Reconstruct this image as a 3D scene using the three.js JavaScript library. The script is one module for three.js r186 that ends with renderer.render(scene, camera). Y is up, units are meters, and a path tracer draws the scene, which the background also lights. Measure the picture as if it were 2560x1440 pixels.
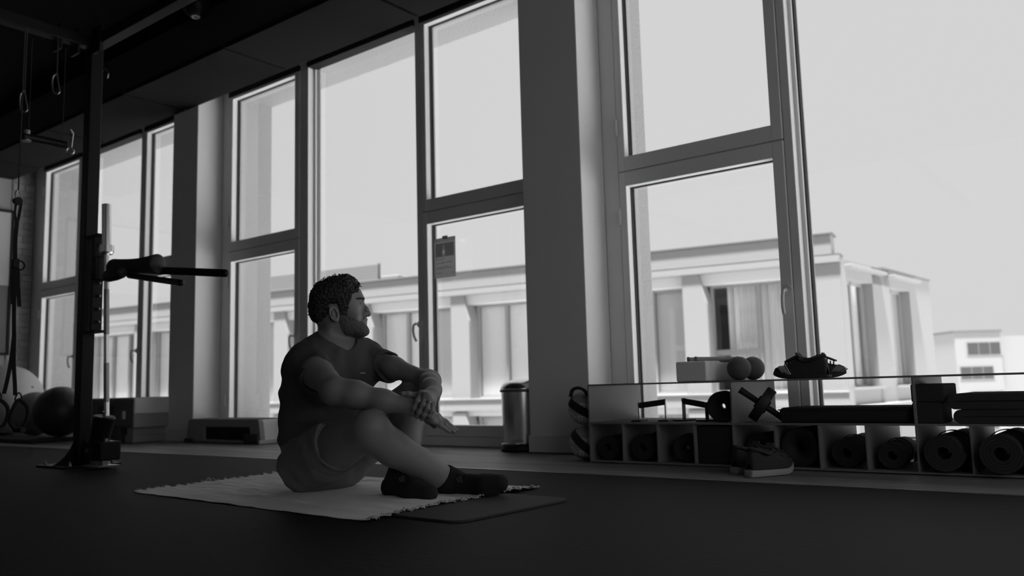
import * as THREE from 'three';
import { RoundedBoxGeometry } from 'three/addons/geometries/RoundedBoxGeometry.js';
import { mergeGeometries } from 'three/addons/utils/BufferGeometryUtils.js';
import { ImprovedNoise } from 'three/addons/math/ImprovedNoise.js';

// ------------------------------------------------------------ camera, sky, sun, exposure
const scene = new THREE.Scene();
const D2R = Math.PI / 180;
const camera = new THREE.PerspectiveCamera(37.849, 16 / 9, 0.05, 600);
camera.position.set(0, 0.38, 0);
camera.rotation.order = 'YXZ';
camera.rotation.set(6.7578 * D2R, 37.7335 * D2R, -1.562 * D2R);
camera.focus = 3.1;
camera.userData.fStop = 2.4;
scene.add(camera);
const SKY = 0.71;
scene.background = new THREE.Color().setRGB(SKY, SKY, SKY);
const sun = new THREE.DirectionalLight(0xffffff, 18);      // veiled sun behind this building, on the fronts across the street
sun.target.position.set(-12, 0, -18); sun.position.set(-12 + 6, 92, -18 + 22);
sun.castShadow = true; sun.shadow.radius = 12; sun.shadow.mapSize.set(2048, 2048);
Object.assign(sun.shadow.camera, { left: -60, right: 60, top: 60, bottom: -60, near: 1, far: 220 });
scene.add(sun, sun.target);
const renderer = new THREE.WebGLRenderer({ antialias: true });
renderer.shadowMap.enabled = true;
renderer.toneMapping = THREE.LinearToneMapping;
renderer.toneMappingExposure = 1.0;

// ------------------------------------------------------------ helpers
const V = (x, y, z) => new THREE.Vector3(x, y, z);
let seed = 12345;
const rnd = () => ((seed = (seed * 1664525 + 1013904223) >>> 0) / 4294967296);
const noise = new ImprovedNoise();
const N3 = (x, y, z) => noise.noise(x, y, z);
const used = {};
const numbered = (n) => { const k = (used[n] = (used[n] ?? -1) + 1); return k ? n + '_' + String(k).padStart(3, '0') : n; };
function dataTex(size, fn, repeat = 1, srgb = false) {
  const a = new Uint8Array(size * size * 4);
  for (let j = 0; j < size; j++) for (let i = 0; i < size; i++) {
    const v = Math.max(0, Math.min(255, fn(i, j, size) * 255)), k = (j * size + i) * 4;
    a[k] = a[k + 1] = a[k + 2] = v; a[k + 3] = 255;
  }
  const t = new THREE.DataTexture(a, size, size);
  t.wrapS = t.wrapT = THREE.RepeatWrapping; t.magFilter = THREE.LinearFilter; t.minFilter = THREE.LinearMipmapLinearFilter;
  t.generateMipmaps = true; t.repeat.set(repeat, repeat); if (srgb) t.colorSpace = THREE.SRGBColorSpace; t.needsUpdate = true;
  return t;
}
const tile = (f) => (i, j, s) => { // seamless blend of a noise function
  const u = i / s, v = j / s;
  return f(u, v) * (1 - u) * (1 - v) + f(u - 1, v) * u * (1 - v) + f(u, v - 1) * (1 - u) * v + f(u - 1, v - 1) * u * v;
};
const rubberTex = dataTex(512, tile((u, v) => 0.5 + 0.32 * N3(u * 90, v * 90, 1.5) + 0.25 * N3(u * 40, v * 40, 3.1) + 0.15 * N3(u * 8, v * 8, 7)), 1.4);
const plasterTex = dataTex(256, tile((u, v) => 0.5 + 0.35 * N3(u * 60, v * 60, 5.5) + 0.3 * N3(u * 20, v * 20, 9.1)), 1.2);
const renderTex = dataTex(512, tile((u, v) => 0.5 + 0.5 * N3(u * 110, v * 110, 2.5) + 0.25 * N3(u * 40, v * 40, 4.1)), 1);
const clothTex = dataTex(256, (i, j) => 0.5 + 0.25 * Math.sin(i * Math.PI / 4) * Math.cos(j * Math.PI / 4) + 0.12 * N3(i * 0.2, j * 0.2, 2), 12);
const woodTex = dataTex(512, tile((u, v) => 0.52 + 0.16 * N3(u * 4, v * 70, 1.5) + 0.1 * N3(u * 9, v * 160, 4.5) + 0.14 * N3(u * 1.5, v * 9, 8)), 0.8, true);
const skinTex = dataTex(256, tile((u, v) => 0.5 + 0.4 * N3(u * 70, v * 70, 1.2) + 0.2 * N3(u * 25, v * 25, 3.3)), 8);
const M = (g, rough = 0.8, o = {}) => new THREE.MeshStandardMaterial({ color: new THREE.Color().setRGB(g, g, g), roughness: rough, ...o });
const MP = (g, rough, spec, o = {}) => new THREE.MeshPhysicalMaterial({ color: new THREE.Color().setRGB(g, g, g), roughness: rough, specularIntensity: spec, ...o });
const mat = {
  rubber: MP(0.011, 0.66, 0.2, { bumpMap: rubberTex, bumpScale: 0.0016 }),
  wood: M(0.8, 0.52, { map: woodTex, bumpMap: woodTex, bumpScale: 0.0006 }),
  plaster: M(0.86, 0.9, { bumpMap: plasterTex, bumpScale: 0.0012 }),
  skirting: M(0.78, 0.6),
  ceiling: MP(0.006, 0.95, 0.08),
  carrier: MP(0.06, 0.9, 0.2),
  soffit: MP(0.016, 0.85, 0.12, { bumpMap: plasterTex, bumpScale: 0.0006 }),
  frame: M(0.86, 0.42),
  gasket: M(0.02, 0.6),
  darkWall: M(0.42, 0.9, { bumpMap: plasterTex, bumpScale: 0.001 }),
  brick: M(0.5, 0.85, { bumpMap: plasterTex, bumpScale: 0.003 }),
  glass: new THREE.MeshPhysicalMaterial({ color: 0xffffff, roughness: 0, metalness: 0, transmission: 1, thickness: 0, ior: 1.5 }),
  steel: M(0.8, 0.24, { metalness: 1 }),
  darkSteel: M(0.3, 0.3, { metalness: 1 }),
  blackMetal: MP(0.010, 0.42, 0.45),
  blackRubber: M(0.02, 0.6),
  blackFabric: M(0.018, 0.9, { bumpMap: clothTex, bumpScale: 0.0006 }),
  render: M(0.33, 0.95, { bumpMap: renderTex, bumpScale: 0.006 }),
  cassette: MP(0.02, 0.7, 0.3),
  white: M(0.82, 0.85),
  spacer: M(0.3, 0.5),
  handle: M(0.72, 0.28),
};
function boxUV(g) {   // uv in metres from position and normal
  const p = g.attributes.position, n = g.attributes.normal, a = new Float32Array(p.count * 2);
  for (let i = 0; i < p.count; i++) {
    const x = Math.abs(n.getX(i)), y = Math.abs(n.getY(i)), z = Math.abs(n.getZ(i));
    const [u, v] = x >= y && x >= z ? [p.getZ(i), p.getY(i)] : y >= z ? [p.getX(i), p.getZ(i)] : [p.getX(i), p.getY(i)];
    a[i * 2] = u; a[i * 2 + 1] = v;
  }
  g.setAttribute('uv', new THREE.BufferAttribute(a, 2));
  return g;
}
const bx = (x0, x1, y0, y1, z0, z1, r = 0) => {
  const w = Math.abs(x1 - x0), h = Math.abs(y1 - y0), d = Math.abs(z1 - z0);
  const g = r > 0 ? new RoundedBoxGeometry(w, h, d, 1, Math.min(r, w / 2.01, h / 2.01, d / 2.01)) : new THREE.BoxGeometry(w, h, d).toNonIndexed();
  g.translate((x0 + x1) / 2, (y0 + y1) / 2, (z0 + z1) / 2);
  return g;
};
const rbx = (w, h, d, r, seg = 2) => new RoundedBoxGeometry(w, h, d, seg, r);
const cyl = (a, b, r0, r1 = r0, seg = 20, open = false) => {   // between two points
  const A = V(...a), B = V(...b), L = A.distanceTo(B);
  const g = new THREE.CylinderGeometry(r1, r0, L, seg, 1, open);
  g.applyQuaternion(new THREE.Quaternion().setFromUnitVectors(V(0, 1, 0), B.clone().sub(A).normalize()));
  const c = A.add(B).multiplyScalar(0.5); g.translate(c.x, c.y, c.z);
  return g;
};
const tube = (pts, r, seg = 40, rad = 8, closed = false) => new THREE.TubeGeometry(new THREE.CatmullRomCurve3(pts.map((p) => V(...p)), closed), seg, r, rad, closed);
const lathe = (pts, seg = 40) => new THREE.LatheGeometry(pts.map((p) => new THREE.Vector2(...p)), seg);
const flat = (g) => { const q = g.index ? g.toNonIndexed() : g; for (const k of Object.keys(q.attributes)) if (!['position', 'normal', 'uv'].includes(k)) q.deleteAttribute(k); return q; };
function merge(gs) {
  gs = (Array.isArray(gs) ? gs : [gs]).map(flat);
  const g = gs.length > 1 ? mergeGeometries(gs) : gs[0];
  return g;
}
function obj(name, geos, m, parent = scene, uv = true) {
  const g = merge(geos); if (uv) boxUV(g);
  const o = new THREE.Mesh(g, m); o.castShadow = o.receiveShadow = true;
  o.name = parent === scene ? numbered(name) : sub(parent, name);
  parent.add(o); return o;
}
const partNames = new Map();
function sub(parent, n) { const m = partNames.get(parent) ?? partNames.set(parent, {}).get(parent); const k = (m[n] = (m[n] ?? -1) + 1); return k ? n + '_' + String(k).padStart(3, '0') : n; }
function thing(name, label, category, [x, y, z] = [0, 0, 0], turn = 0, group) {
  const o = new THREE.Group(); o.name = numbered(name); scene.add(o);
  o.position.set(x, y, z); o.rotation.y = turn; o.userData = { label, category }; if (group) o.userData.group = group;
  return o;
}
function tag(o, label, category, group) { Object.assign(o.userData, { label, category }, group ? { group } : {}); return o; }
function struct(name, geos, m) { const o = obj(name, geos, m); o.userData.kind = 'structure'; return o; }
function structGroup(name) { const o = new THREE.Group(); o.name = numbered(name); o.userData.kind = 'structure'; scene.add(o); return o; }
function copyOf(src, [x, y, z], turn, label) {
  const c = src.clone(); c.name = numbered(src.name.replace(/_\d{3}$/, '')); scene.add(c); c.position.set(x, y, z); c.rotation.y = turn;
  c.userData = { ...src.userData }; if (label) c.userData.label = label; return c;
}
// ------------------------------------------------------------ the room
const ZI = -4.28, ZO = -4.80, ZP = -4.03, XL = -10.45, XR = 1.41, ZB = 3.4, YC = 3.35;
struct('floor', [bx(XL - 0.2, XR + 0.2, -0.12, 0, -3.10, ZB + 0.2)], mat.rubber);
struct('floor_window_strip', [bx(XL - 0.2, XR + 0.2, -0.12, -0.004, -4.36, -3.10)], mat.wood);
struct('trim_1', [bx(XL, XR, -0.01, 0.0025, -3.112, -3.094, 0.002)], mat.darkSteel);
// ceiling: black slab, with a row of paler panels along the windows
const ceil = structGroup('ceiling');
obj('slab', [bx(XL - 0.2, XR + 0.2, YC, YC + 0.25, ZO, ZB + 0.2)], mat.ceiling, ceil);
{
  const joints = []; for (let k = -5; k <= 6; k++) joints.push(-3.87 + 1.46 * k);
  for (let k = 0; k + 1 < joints.length; k++) {
    const a = Math.max(joints[k] + 0.014, XL + 0.01), b = Math.min(joints[k + 1] - 0.014, XR - 0.01);
    if (b > a) obj('panel', [bx(a, b, 2.945, 2.985, -4.03, -3.46, 0.004)], mat.soffit, ceil);
  }
  obj('panel_carrier', [bx(XL, XR, 2.99, YC, -4.0, -3.5)], mat.carrier, ceil);
}
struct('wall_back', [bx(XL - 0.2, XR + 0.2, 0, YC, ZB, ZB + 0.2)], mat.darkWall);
{ // the right-hand wall, out of view, is glazed like the window wall
  const w = structGroup('wall_right'), n = 4, z0 = -3.95, z1 = 0.85, pitch = (z1 - z0) / n;
  obj('wall_surface', [bx(XR, XR + 0.3, 0, YC, -4.36, z0), bx(XR, XR + 0.3, 0, YC, z1, ZB), bx(XR, XR + 0.3, 3.12, YC, z0, z1), bx(XR, XR + 0.3, -0.1, 0.06, z0, z1)], mat.plaster, w);
  for (let k = 0; k < n; k++) {
    const a = z0 + k * pitch, b = a + pitch;
    const f = obj('window_frame', [bx(XR + 0.12, XR + 0.2, 0.06, 3.12, a, a + 0.05, 0.005), bx(XR + 0.12, XR + 0.2, 0.06, 3.12, b - 0.05, b, 0.005), bx(XR + 0.12, XR + 0.2, 0.06, 0.13, a, b, 0.005), bx(XR + 0.12, XR + 0.2, 3.05, 3.12, a, b, 0.005)], mat.frame, w);
    obj('pane', [bx(XR + 0.155, XR + 0.16, 0.1, 3.08, a + 0.04, b - 0.04)], mat.glass, f);
  }
}
// end wall with painted brick next to the window
const wl = structGroup('wall_left');
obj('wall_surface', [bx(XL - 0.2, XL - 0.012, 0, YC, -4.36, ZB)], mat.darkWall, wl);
{
  const bm = [0.42, 0.46, 0.5, 0.54].map((g) => M(g, 0.85, { bumpMap: plasterTex, bumpScale: 0.003 }));
  for (let r = 0; r < 40; r++) {
    const y0 = r * 0.0765 + 0.004; let z = -4.27 - (r % 2 ? 0.11 : 0);
    for (; z < -4.03; z += 0.222) {
      const z0 = Math.max(z, -4.27), z1 = Math.min(z + 0.212, -4.035); if (z1 - z0 < 0.03) continue;
      const out = 0.004 + rnd() * 0.009;
      obj('brick', [bx(XL - 0.03, XL + out, y0, y0 + 0.067 + rnd() * 0.003, z0, z1, 0.004)], bm[(rnd() * 4) | 0], wl);
    }
  }
  obj('mortar', [bx(XL - 0.03, XL - 0.002, 0, 3.06, -4.27, -4.035)], bm[0], wl);
}
// window wall: pillars, exterior piers, lintel, sill edge
const pillars = [[-10.75, -10.36], [-6.99, -6.59], [-3.015, -2.59], [0.985, 1.41]];
const wall = structGroup('wall_window');
pillars.forEach(([a, b], i) => {
  struct('pier', [bx(a + 0.01, b + 0.02, -3, 3.6, ZO, -4.37, 0.01)], mat.render);
  if (!i) return;
  const p = struct('pillar', [bx(a, b, 0.0, YC, -4.366, ZP, 0.006)], mat.plaster);
  obj('skirting', [bx(a - 0.006, b + 0.006, 0, 0.098, -4.275, ZP + 0.006, 0.003)], mat.skirting, p);
});
obj('lintel', [bx(XL - 0.3, XR + 0.3, 3.115, 3.62, ZO, -4.285, 0.01)], mat.render, wall);
obj('slab_edge', [bx(XL - 0.3, XR + 0.3, -0.55, -0.03, ZO, -4.33, 0.01)], mat.render, wall);

// windows: x0 is the left reveal of a bay
function bay(x0, x1, n, mL = [1.105, 1.204], mR = [2.427, 2.482]) {
  const w = structGroup('window_' + n);
  const zi = ZI, zo = -4.365, zs = ZI + 0.008;
  const H = 3.12;
  const mulL = [x0 + mL[0], x0 + mL[1]], mulR = [x0 + mR[0], x0 + mR[1]];
  // fixed frame and posts
  const fr = [bx(x0, x0 + 0.105, 0, H, zo, zi, 0.005), bx(x1 - 0.09, x1, 0, H, zo, zi, 0.005), bx(x0 + 0.1, x1 - 0.085, 0, 0.062, zo, zi - 0.0012, 0.005), bx(x0 + 0.1, x1 - 0.085, 3.08, H, zo, zi - 0.0012, 0.005),
    bx(mulL[0], mulL[1], 0, H, -4.40, zi, 0.005), bx(mulR[0], mulR[1], 0, H, -4.40, zi, 0.005), bx(mulL[1] - 0.004, mulR[0] + 0.004, 0.05, 0.088, -4.398, zi - 0.0024, 0.005)];
  obj('frame', fr, mat.frame, w);
  // beads and gaskets round the fixed pane
  const zf = -4.372;
  obj('glazing_bead', [bx(mulL[1] - 0.002, mulL[1] + 0.018, 0.088, 3.08, zf + 0.002, zf + 0.03, 0.003), bx(mulR[0] - 0.018, mulR[0] + 0.002, 0.088, 3.08, zf + 0.002, zf + 0.03, 0.003), bx(mulL[1] + 0.016, mulR[0] - 0.016, 0.086, 0.097, zf + 0.002, zf + 0.029, 0.003)], mat.frame, w);
  obj('gasket', [bx(mulL[1] + 0.016, mulL[1] + 0.022, 0.095, 3.08, zf + 0.0005, zf + 0.008), bx(mulR[0] - 0.026, mulR[0] - 0.016, 0.095, 3.08, zf + 0.0005, zf + 0.008)], mat.gasket, w);
  obj('glass_spacer', [bx(mulL[1] + 0.02, mulL[1] + 0.034, 0.095, 3.08, zf - 0.016, zf - 0.0035), bx(mulR[0] - 0.04, mulR[0] - 0.02, 0.095, 3.08, zf - 0.016, zf - 0.0035)], mat.spacer, w);
  obj('fixed_pane', [bx(mulL[1] - 0.01, mulR[0] + 0.01, 0.07, 3.1, zf - 0.003, zf)], mat.glass, w);
  for (const [a, b] of [[x0 + 0.1, mulL[0] - 0.001], [mulL[1] + 0.001, mulR[0] - 0.001], [mulR[1] + 0.001, x1 - 0.088]]) obj('blind_cassette', [bx(a, b, 3.05, 3.1, -4.369, -4.262, 0.008)], mat.cassette, w);
  // opening sashes either side, each with a lower and an upper light
  const sash = (a, b, y0, y1, bot, top, lh) => {
    const st = 0.062, sl = 0.046, zg = -4.345;
    const s = obj('sash', [bx(a, a + sl, y0, y1, zo + 0.005, zs, 0.006), bx(b - st, b, y0, y1, zo + 0.005, zs, 0.006), bx(a + sl - 0.004, b - st + 0.004, y0, y0 + bot, zo + 0.006, zs - 0.001, 0.006), bx(a + sl - 0.004, b - st + 0.004, y1 - top, y1, zo + 0.006, zs - 0.001, 0.006)], mat.frame, w);
    obj('gasket', [bx(a + sl, a + sl + 0.005, y0 + bot, y1 - top, zg + 0.0005, zg + 0.02), bx(b - st - 0.006, b - st, y0 + bot, y1 - top, zg + 0.0005, zg + 0.02), bx(a + sl + 0.005, b - st - 0.006, y1 - top - 0.006, y1 - top, zg + 0.0005, zg + 0.02)], mat.gasket, s);
    obj('glass_spacer', [bx(a + sl + 0.002, a + sl + 0.013, y0 + bot, y1 - top, zg - 0.016, zg - 0.0035), bx(b - st - 0.018, b - st - 0.004, y0 + bot, y1 - top, zg - 0.016, zg - 0.0035)], mat.spacer, s);
    obj('pane', [bx(a + sl - 0.01, b - st + 0.01, y0 + bot - 0.01, y1 - top + 0.01, zg - 0.003, zg)], mat.glass, s);
    const hg = lh === 'l' ? a : b;
    obj('hinge', [cyl([hg, y0 + 0.22, zs + 0.006], [hg, y0 + 0.32, zs + 0.006], 0.009, 0.009, 12), cyl([hg, y1 - 0.32, zs + 0.006], [hg, y1 - 0.22, zs + 0.006], 0.009, 0.009, 12)], mat.frame, s);
    return s;
  };
  const handle = (x, y, s, dir, down) => {
    const z = zs;
    const h = obj('handle', [cyl([x, y, z], [x, y, z + 0.012], down ? 0.03 : 0.024, down ? 0.028 : 0.022, 24), cyl([x, y, z + 0.01], [x, y, z + 0.052], 0.009, 0.009, 14),
      down ? tube([[x, y, z + 0.05], [x - 0.004, y - 0.03, z + 0.056], [x - 0.008, y - 0.085, z + 0.052], [x - 0.006, y - 0.125, z + 0.046]], 0.0095, 20, 10)
        : tube([[x, y, z + 0.05], [x + dir * 0.01, y - 0.006, z + 0.054], [x + dir * 0.016, y - 0.04, z + 0.056], [x + dir * 0.012, y - 0.09, z + 0.05], [x + dir * 0.002, y - 0.122, z + 0.04]], 0.0085, 24, 10)], mat.handle, s);
    return h;
  };
  const aL = x0 + 0.108, bL = mulL[0] - 0.003, aR = mulR[1] + 0.003, bR = x1 - 0.093;
  const l1 = sash(aL, bL, 0.066, 1.6335, 0.072, 0.0885, 'l'); sash(aL, bL, 1.6385, 3.078, 0.0865, 0.05, 'l');
  const r1 = sash(aR, bR, 0.066, 1.6335, 0.072, 0.0885, 'r'); sash(aR, bR, 1.6385, 3.078, 0.0865, 0.05, 'r');
  handle(bL - 0.03, 0.84, l1, -1, n === 3); handle(mulR[0] + 0.028, 0.84, r1, -1, false);
  return w;
}
bay(-10.30, -6.99, 1, [1.02, 1.116], [2.283, 2.352]);
bay(-6.585, -3.015, 2);
bay(-2.588, 0.985, 3, [1.106, 1.152]);
// infill left of the first bay
obj('reveal', [bx(XL - 0.1, -10.30, 0, 3.12, -4.40, -4.285, 0.004)], mat.plaster, wall);
// ------------------------------------------------------------ across the street
struct('ground', [bx(-160, 120, -12.3, -12, -220, -4.9)], M(0.6, 0.95));
{
  const TH = 9.3 * D2R, b = thing('office_building', 'long pale office block across the street with tall blinds between white fins', 'building', [-13.15, 0, -15.32], TH);
  const wallM = M(0.29, 0.9, { bumpMap: plasterTex, bumpScale: 0.004 }), beamM = M(0.72, 0.9), glassM = M(0.1, 0.08, { }), blindM = M(0.62, 0.7), blind2 = M(0.85, 0.75), curtainM = M(0.75, 0.9), copeM = M(0.16, 0.7), winFrame = M(0.32, 0.5), dark = M(0.04, 0.6);
  const S0 = -22, S1 = 8.42, P = 2.9, FW = 0.5;
  const fins = []; for (let k = -6; k <= 2; k++) fins.push(-0.53 + P * k);
  // parapet, coping, cornice, beams, floor slabs
  obj('parapet', [bx(S0, S1 - 0.14, 2.80, 3.19, -0.45, 0.02, 0.01)], wallM, b);
  obj('coping', [bx(S0, S1 - 0.10, 3.19, 3.235, -0.5, 0.07, 0.008)], copeM, b);
  obj('drip_edge', [bx(S0, S1 + 0.02, 2.778, 2.796, -0.4, 0.094, 0.003)], copeM, b);
  obj('cornice', [bx(S0, S1, 2.63, 2.778, -0.4, 0.09, 0.006)], wallM, b);
  for (const [y, top] of [[0, 2.41], [-2.68, -0.27], [-5.36, -2.95]]) {
    obj('beam', [bx(S0, S1, top, top + 0.24, -0.55, -0.10, 0.006)], beamM, b);
    obj('slab', [bx(S0, S1, y - 0.15, y + 0.11, -0.5, 0.06, 0.01)], wallM, b);
    obj('sill', [bx(S0, S1, y + 0.11, y + 0.145, -0.5, 0.09, 0.006)], winFrame, b);
  }
  obj('core', [bx(S0, S1 - 0.35, -12, 3.1, -8, -1.2)], dark, b);
  const finShape = new THREE.Shape([[0, 0], [FW, 0], [FW, 1.9], [FW - 0.10, 2.3], [FW - 0.16, 2.53], [0, 2.53]].map((p) => new THREE.Vector2(...p)));
  const finG = new THREE.ExtrudeGeometry(finShape, { depth: 0.5, bevelEnabled: true, bevelSize: 0.01, bevelThickness: 0.01, bevelSegments: 1 });
  const slatG = (w, h, step, m, par, x, y, z) => {
    const gs = []; for (let k = 0; k * step < h; k++) { const g = new THREE.BoxGeometry(w, 0.006, step * 0.95).toNonIndexed(); g.rotateX(1.42); g.translate(x + w / 2, y + h - k * step - step / 2, z); gs.push(g); }
    const o = obj('blind', gs, m, par); o.userData.kind = 'stuff'; return o;
  };
  for (const y of [0.145, -2.535]) fins.forEach((s, i) => {
    const g = finG.clone(); g.scale(1, (y > 0 ? 2.485 : 2.35) / 2.53, 1); g.translate(s, y, -0.48); obj('fin', [g], wallM, b);
    // three lights to the right of each fin
    const x0 = s + FW, bayW = P - FW, pw = bayW / 3, h = y > 0 ? 2.265 : 2.26;
    if (i === fins.length - 1 && s + P > S1 - 0.3) {
      // last bay runs to the corner
    }
    const last = i === fins.length - 1, W = last ? 1.95 : bayW, nP = last ? 2 : 3, w1 = W / nP;
    const win = obj('window', [bx(x0, x0 + W, y, y + 0.05, -0.5, -0.42), bx(x0, x0 + W, y + h - 0.05, y + h, -0.5, -0.42), ...Array.from({ length: nP + 1 }, (_, k) => bx(x0 + k * w1 - 0.03, x0 + k * w1 + 0.03, y, y + h, -0.5, -0.4)),
      ...(last && y > 0 ? [bx(x0, x0 + w1, y + 0.78, y + 0.9, -0.5, -0.41)] : [])], winFrame, b);
    obj('pane', [bx(x0 + 0.02, x0 + W - 0.02, y + 0.03, y + h - 0.03, -0.475, -0.47)], mat.glass, win);
    if (last && y > 0) {
      const gs = []; const n = 90, cg = new THREE.PlaneGeometry(W - 0.28, h, n, 1); const p = cg.attributes.position;
      for (let k = 0; k < p.count; k++) p.setZ(k, 0.035 * Math.sin(p.getX(k) * 44) + 0.02 * Math.sin(p.getX(k) * 17));
      cg.computeVertexNormals(); cg.translate(x0 + 0.28 + (W - 0.28) / 2, y + h / 2, -0.62); gs.push(cg);
      obj('curtain', gs, curtainM, win);
    } else for (let k = 0; k < nP; k++) slatG(w1 - 0.07, h - 0.06, 0.05, (k === nP - 1 && !last) || y < 0 ? blindM : blind2, win, x0 + k * w1 + 0.035, y + 0.03, -0.52);
  });
  obj('corner_wall', [bx(7.66, S1 - 0.002, -12, 2.63, -0.6, 0.02, 0.01)], wallM, b);
  // gable end: a wall running away from the corner, two windows with little canopies
  {
    const q = new THREE.Group(); q.name = 'gable'; b.add(q); q.position.set(S1, 0, 0); q.rotation.y = -TH + (90 - 3.6) * D2R;   // local x runs away along the gable
    const gableM = M(0.31, 0.9), Z = -0.3; // wall is built behind local z = 0
    const L = 5.9, o1 = [0.30, 1.76], o2 = [2.86, 4.25], yb = 0.18, yt = 2.34;
    obj('wall', [bx(0, o1[0], -12, 2.7, Z, 0), bx(o1[1], o2[0], -12, 2.7, Z, 0), bx(o2[1], L, -12, 2.7, Z, 0), bx(o1[0], o2[1], yt, 2.7, Z, 0), bx(o1[0], o2[1], -12, yb, Z, 0)], gableM, q);
    obj('roof_edge', [bx(2.4, L, 2.7, 2.74, -0.4, 0.03)], copeM, q);
    for (const [a, c] of [[0.2, 2.3], [2.78, 4.7]]) obj('canopy', [bx(a, c, 2.54, 2.6, -0.1, 0.16, 0.01)], gableM, q);
    for (const [a, c] of [[0.2, 1.9], [2.8, 4.35]]) obj('sill', [bx(a, c, yb - 0.03, yb + 0.02, -0.2, 0.08)], gableM, q);
    [o1, o2].forEach(([a, c], i) => {
      const w = obj('window', [bx(a, c, yb, yb + 0.06, -0.26, -0.2), bx(a, c, yt - 0.06, yt, -0.26, -0.2), bx(a, a + 0.07, yb, yt, -0.26, -0.2), bx(c - 0.07, c, yb, yt, -0.26, -0.2), bx((a + c) / 2 - 0.05, (a + c) / 2 + 0.05, yb, yt, -0.26, -0.2)], winFrame, q);
      void i;
      obj('pane', [bx(a, c, yb, yt, -0.24, -0.235)], mat.glass, w);
      if (i === 0) {
        const cg = new THREE.PlaneGeometry(0.72, yt - yb, 60, 1), p = cg.attributes.position;
        for (let k = 0; k < p.count; k++) p.setZ(k, 0.035 * Math.sin(p.getX(k) * 40));
        cg.computeVertexNormals(); cg.translate(a + 1.05, (yt + yb) / 2, -0.36); obj('curtain', [cg], curtainM, w);
        obj('roller_blind', [bx(a, a + 0.66, yb, yt, -0.34, -0.33)], M(0.3), w);
      } else { const gs = []; for (let k = 0; k < 42; k++) { const g = new THREE.BoxGeometry(c - a, 0.006, 0.048).toNonIndexed(); g.rotateX(1.05); g.translate((a + c) / 2, yt - 0.03 - k * 0.05, -0.33); gs.push(g); } obj('blind', gs, blind2, w).userData.kind = 'stuff'; }
    });
    obj('room', [bx(1.6, L, -12, 2.7, -6, -1.2)], dark, q);
    for (let k = 0; k < 1; k++) obj('canopy', [bx(0.3, 4.4, -0.20, -0.14, -0.1, 0.14, 0.01)], gableM, q);
  }
  // roof plant behind a louvred screen, and vents
  for (const [a, c] of [[-11.5, -8.2], [-7.5, -5.06]]) {
    for (let k = 0; k < 9; k++) obj('screen_slat', [bx(a, c, 3.5 + k * 0.08, 3.56 + k * 0.08, -3.05, -3.0)], M(0.2, 0.7), b);
    for (const x of [a, c - 0.06]) obj('screen_post', [bx(x, x + 0.06, 3.0, 4.25, -3.12, -3.06)], M(0.2), b);
  }
  obj('roof_vent', [bx(-4.99, -4.3, 3.1, 3.83, -3.6, -3, 0.04), bx(-4.15, -3.6, 3.1, 3.74, -3.6, -3, 0.03)], M(0.2), b);
  obj('roof', [bx(S0, S1 - 0.4, 2.9, 3.05, -8, -0.3)], M(0.2), b);
}
{
  const c = [-18.8, 0, -105.7], a = Math.atan2(-(-108.9 + 105.7), -14.7 + 18.8);
  const f = thing('distant_tower', 'small pale block with wide dark windows far behind, at the right of the street', 'building', c, a);
  const wm = M(0.27, 0.9), gm = M(0.06, 0.25), fm = M(0.25);
  const W = 5.2;
  obj('wall', [bx(0, W, -12, 5.15, -6, 0)], wm, f);
  obj('wing', [bx(W, W + 9, -12, 4.7, -7, -0.6)], wm, f);
  obj('roof_edge', [bx(-0.15, W + 0.15, 5.15, 5.4, -6.1, 0.15)], M(0.12), f);
  for (const [x0, y1] of [[1.35, 4.0], [0.35, 1.3], [1.3, -1.5], [0.4, -4.2], [1.3, -6.9]]) {
    const w = obj('window', [bx(x0 - 0.12, x0 + 4.0 - (x0 < 1 ? 0.2 : 0), y1 - 1.45, y1 + 0.06, -0.05, 0.06)], fm, f);
    obj('pane', [bx(x0, x0 + 1.22, y1 - 1.36, y1, 0.02, 0.075), bx(x0 + 1.28, x0 + 2.5, y1 - 1.36, y1, 0.02, 0.075), bx(x0 + 2.56, x0 + 3.7, y1 - 1.36, y1, 0.02, 0.075)], gm, w);
  }
}
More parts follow.
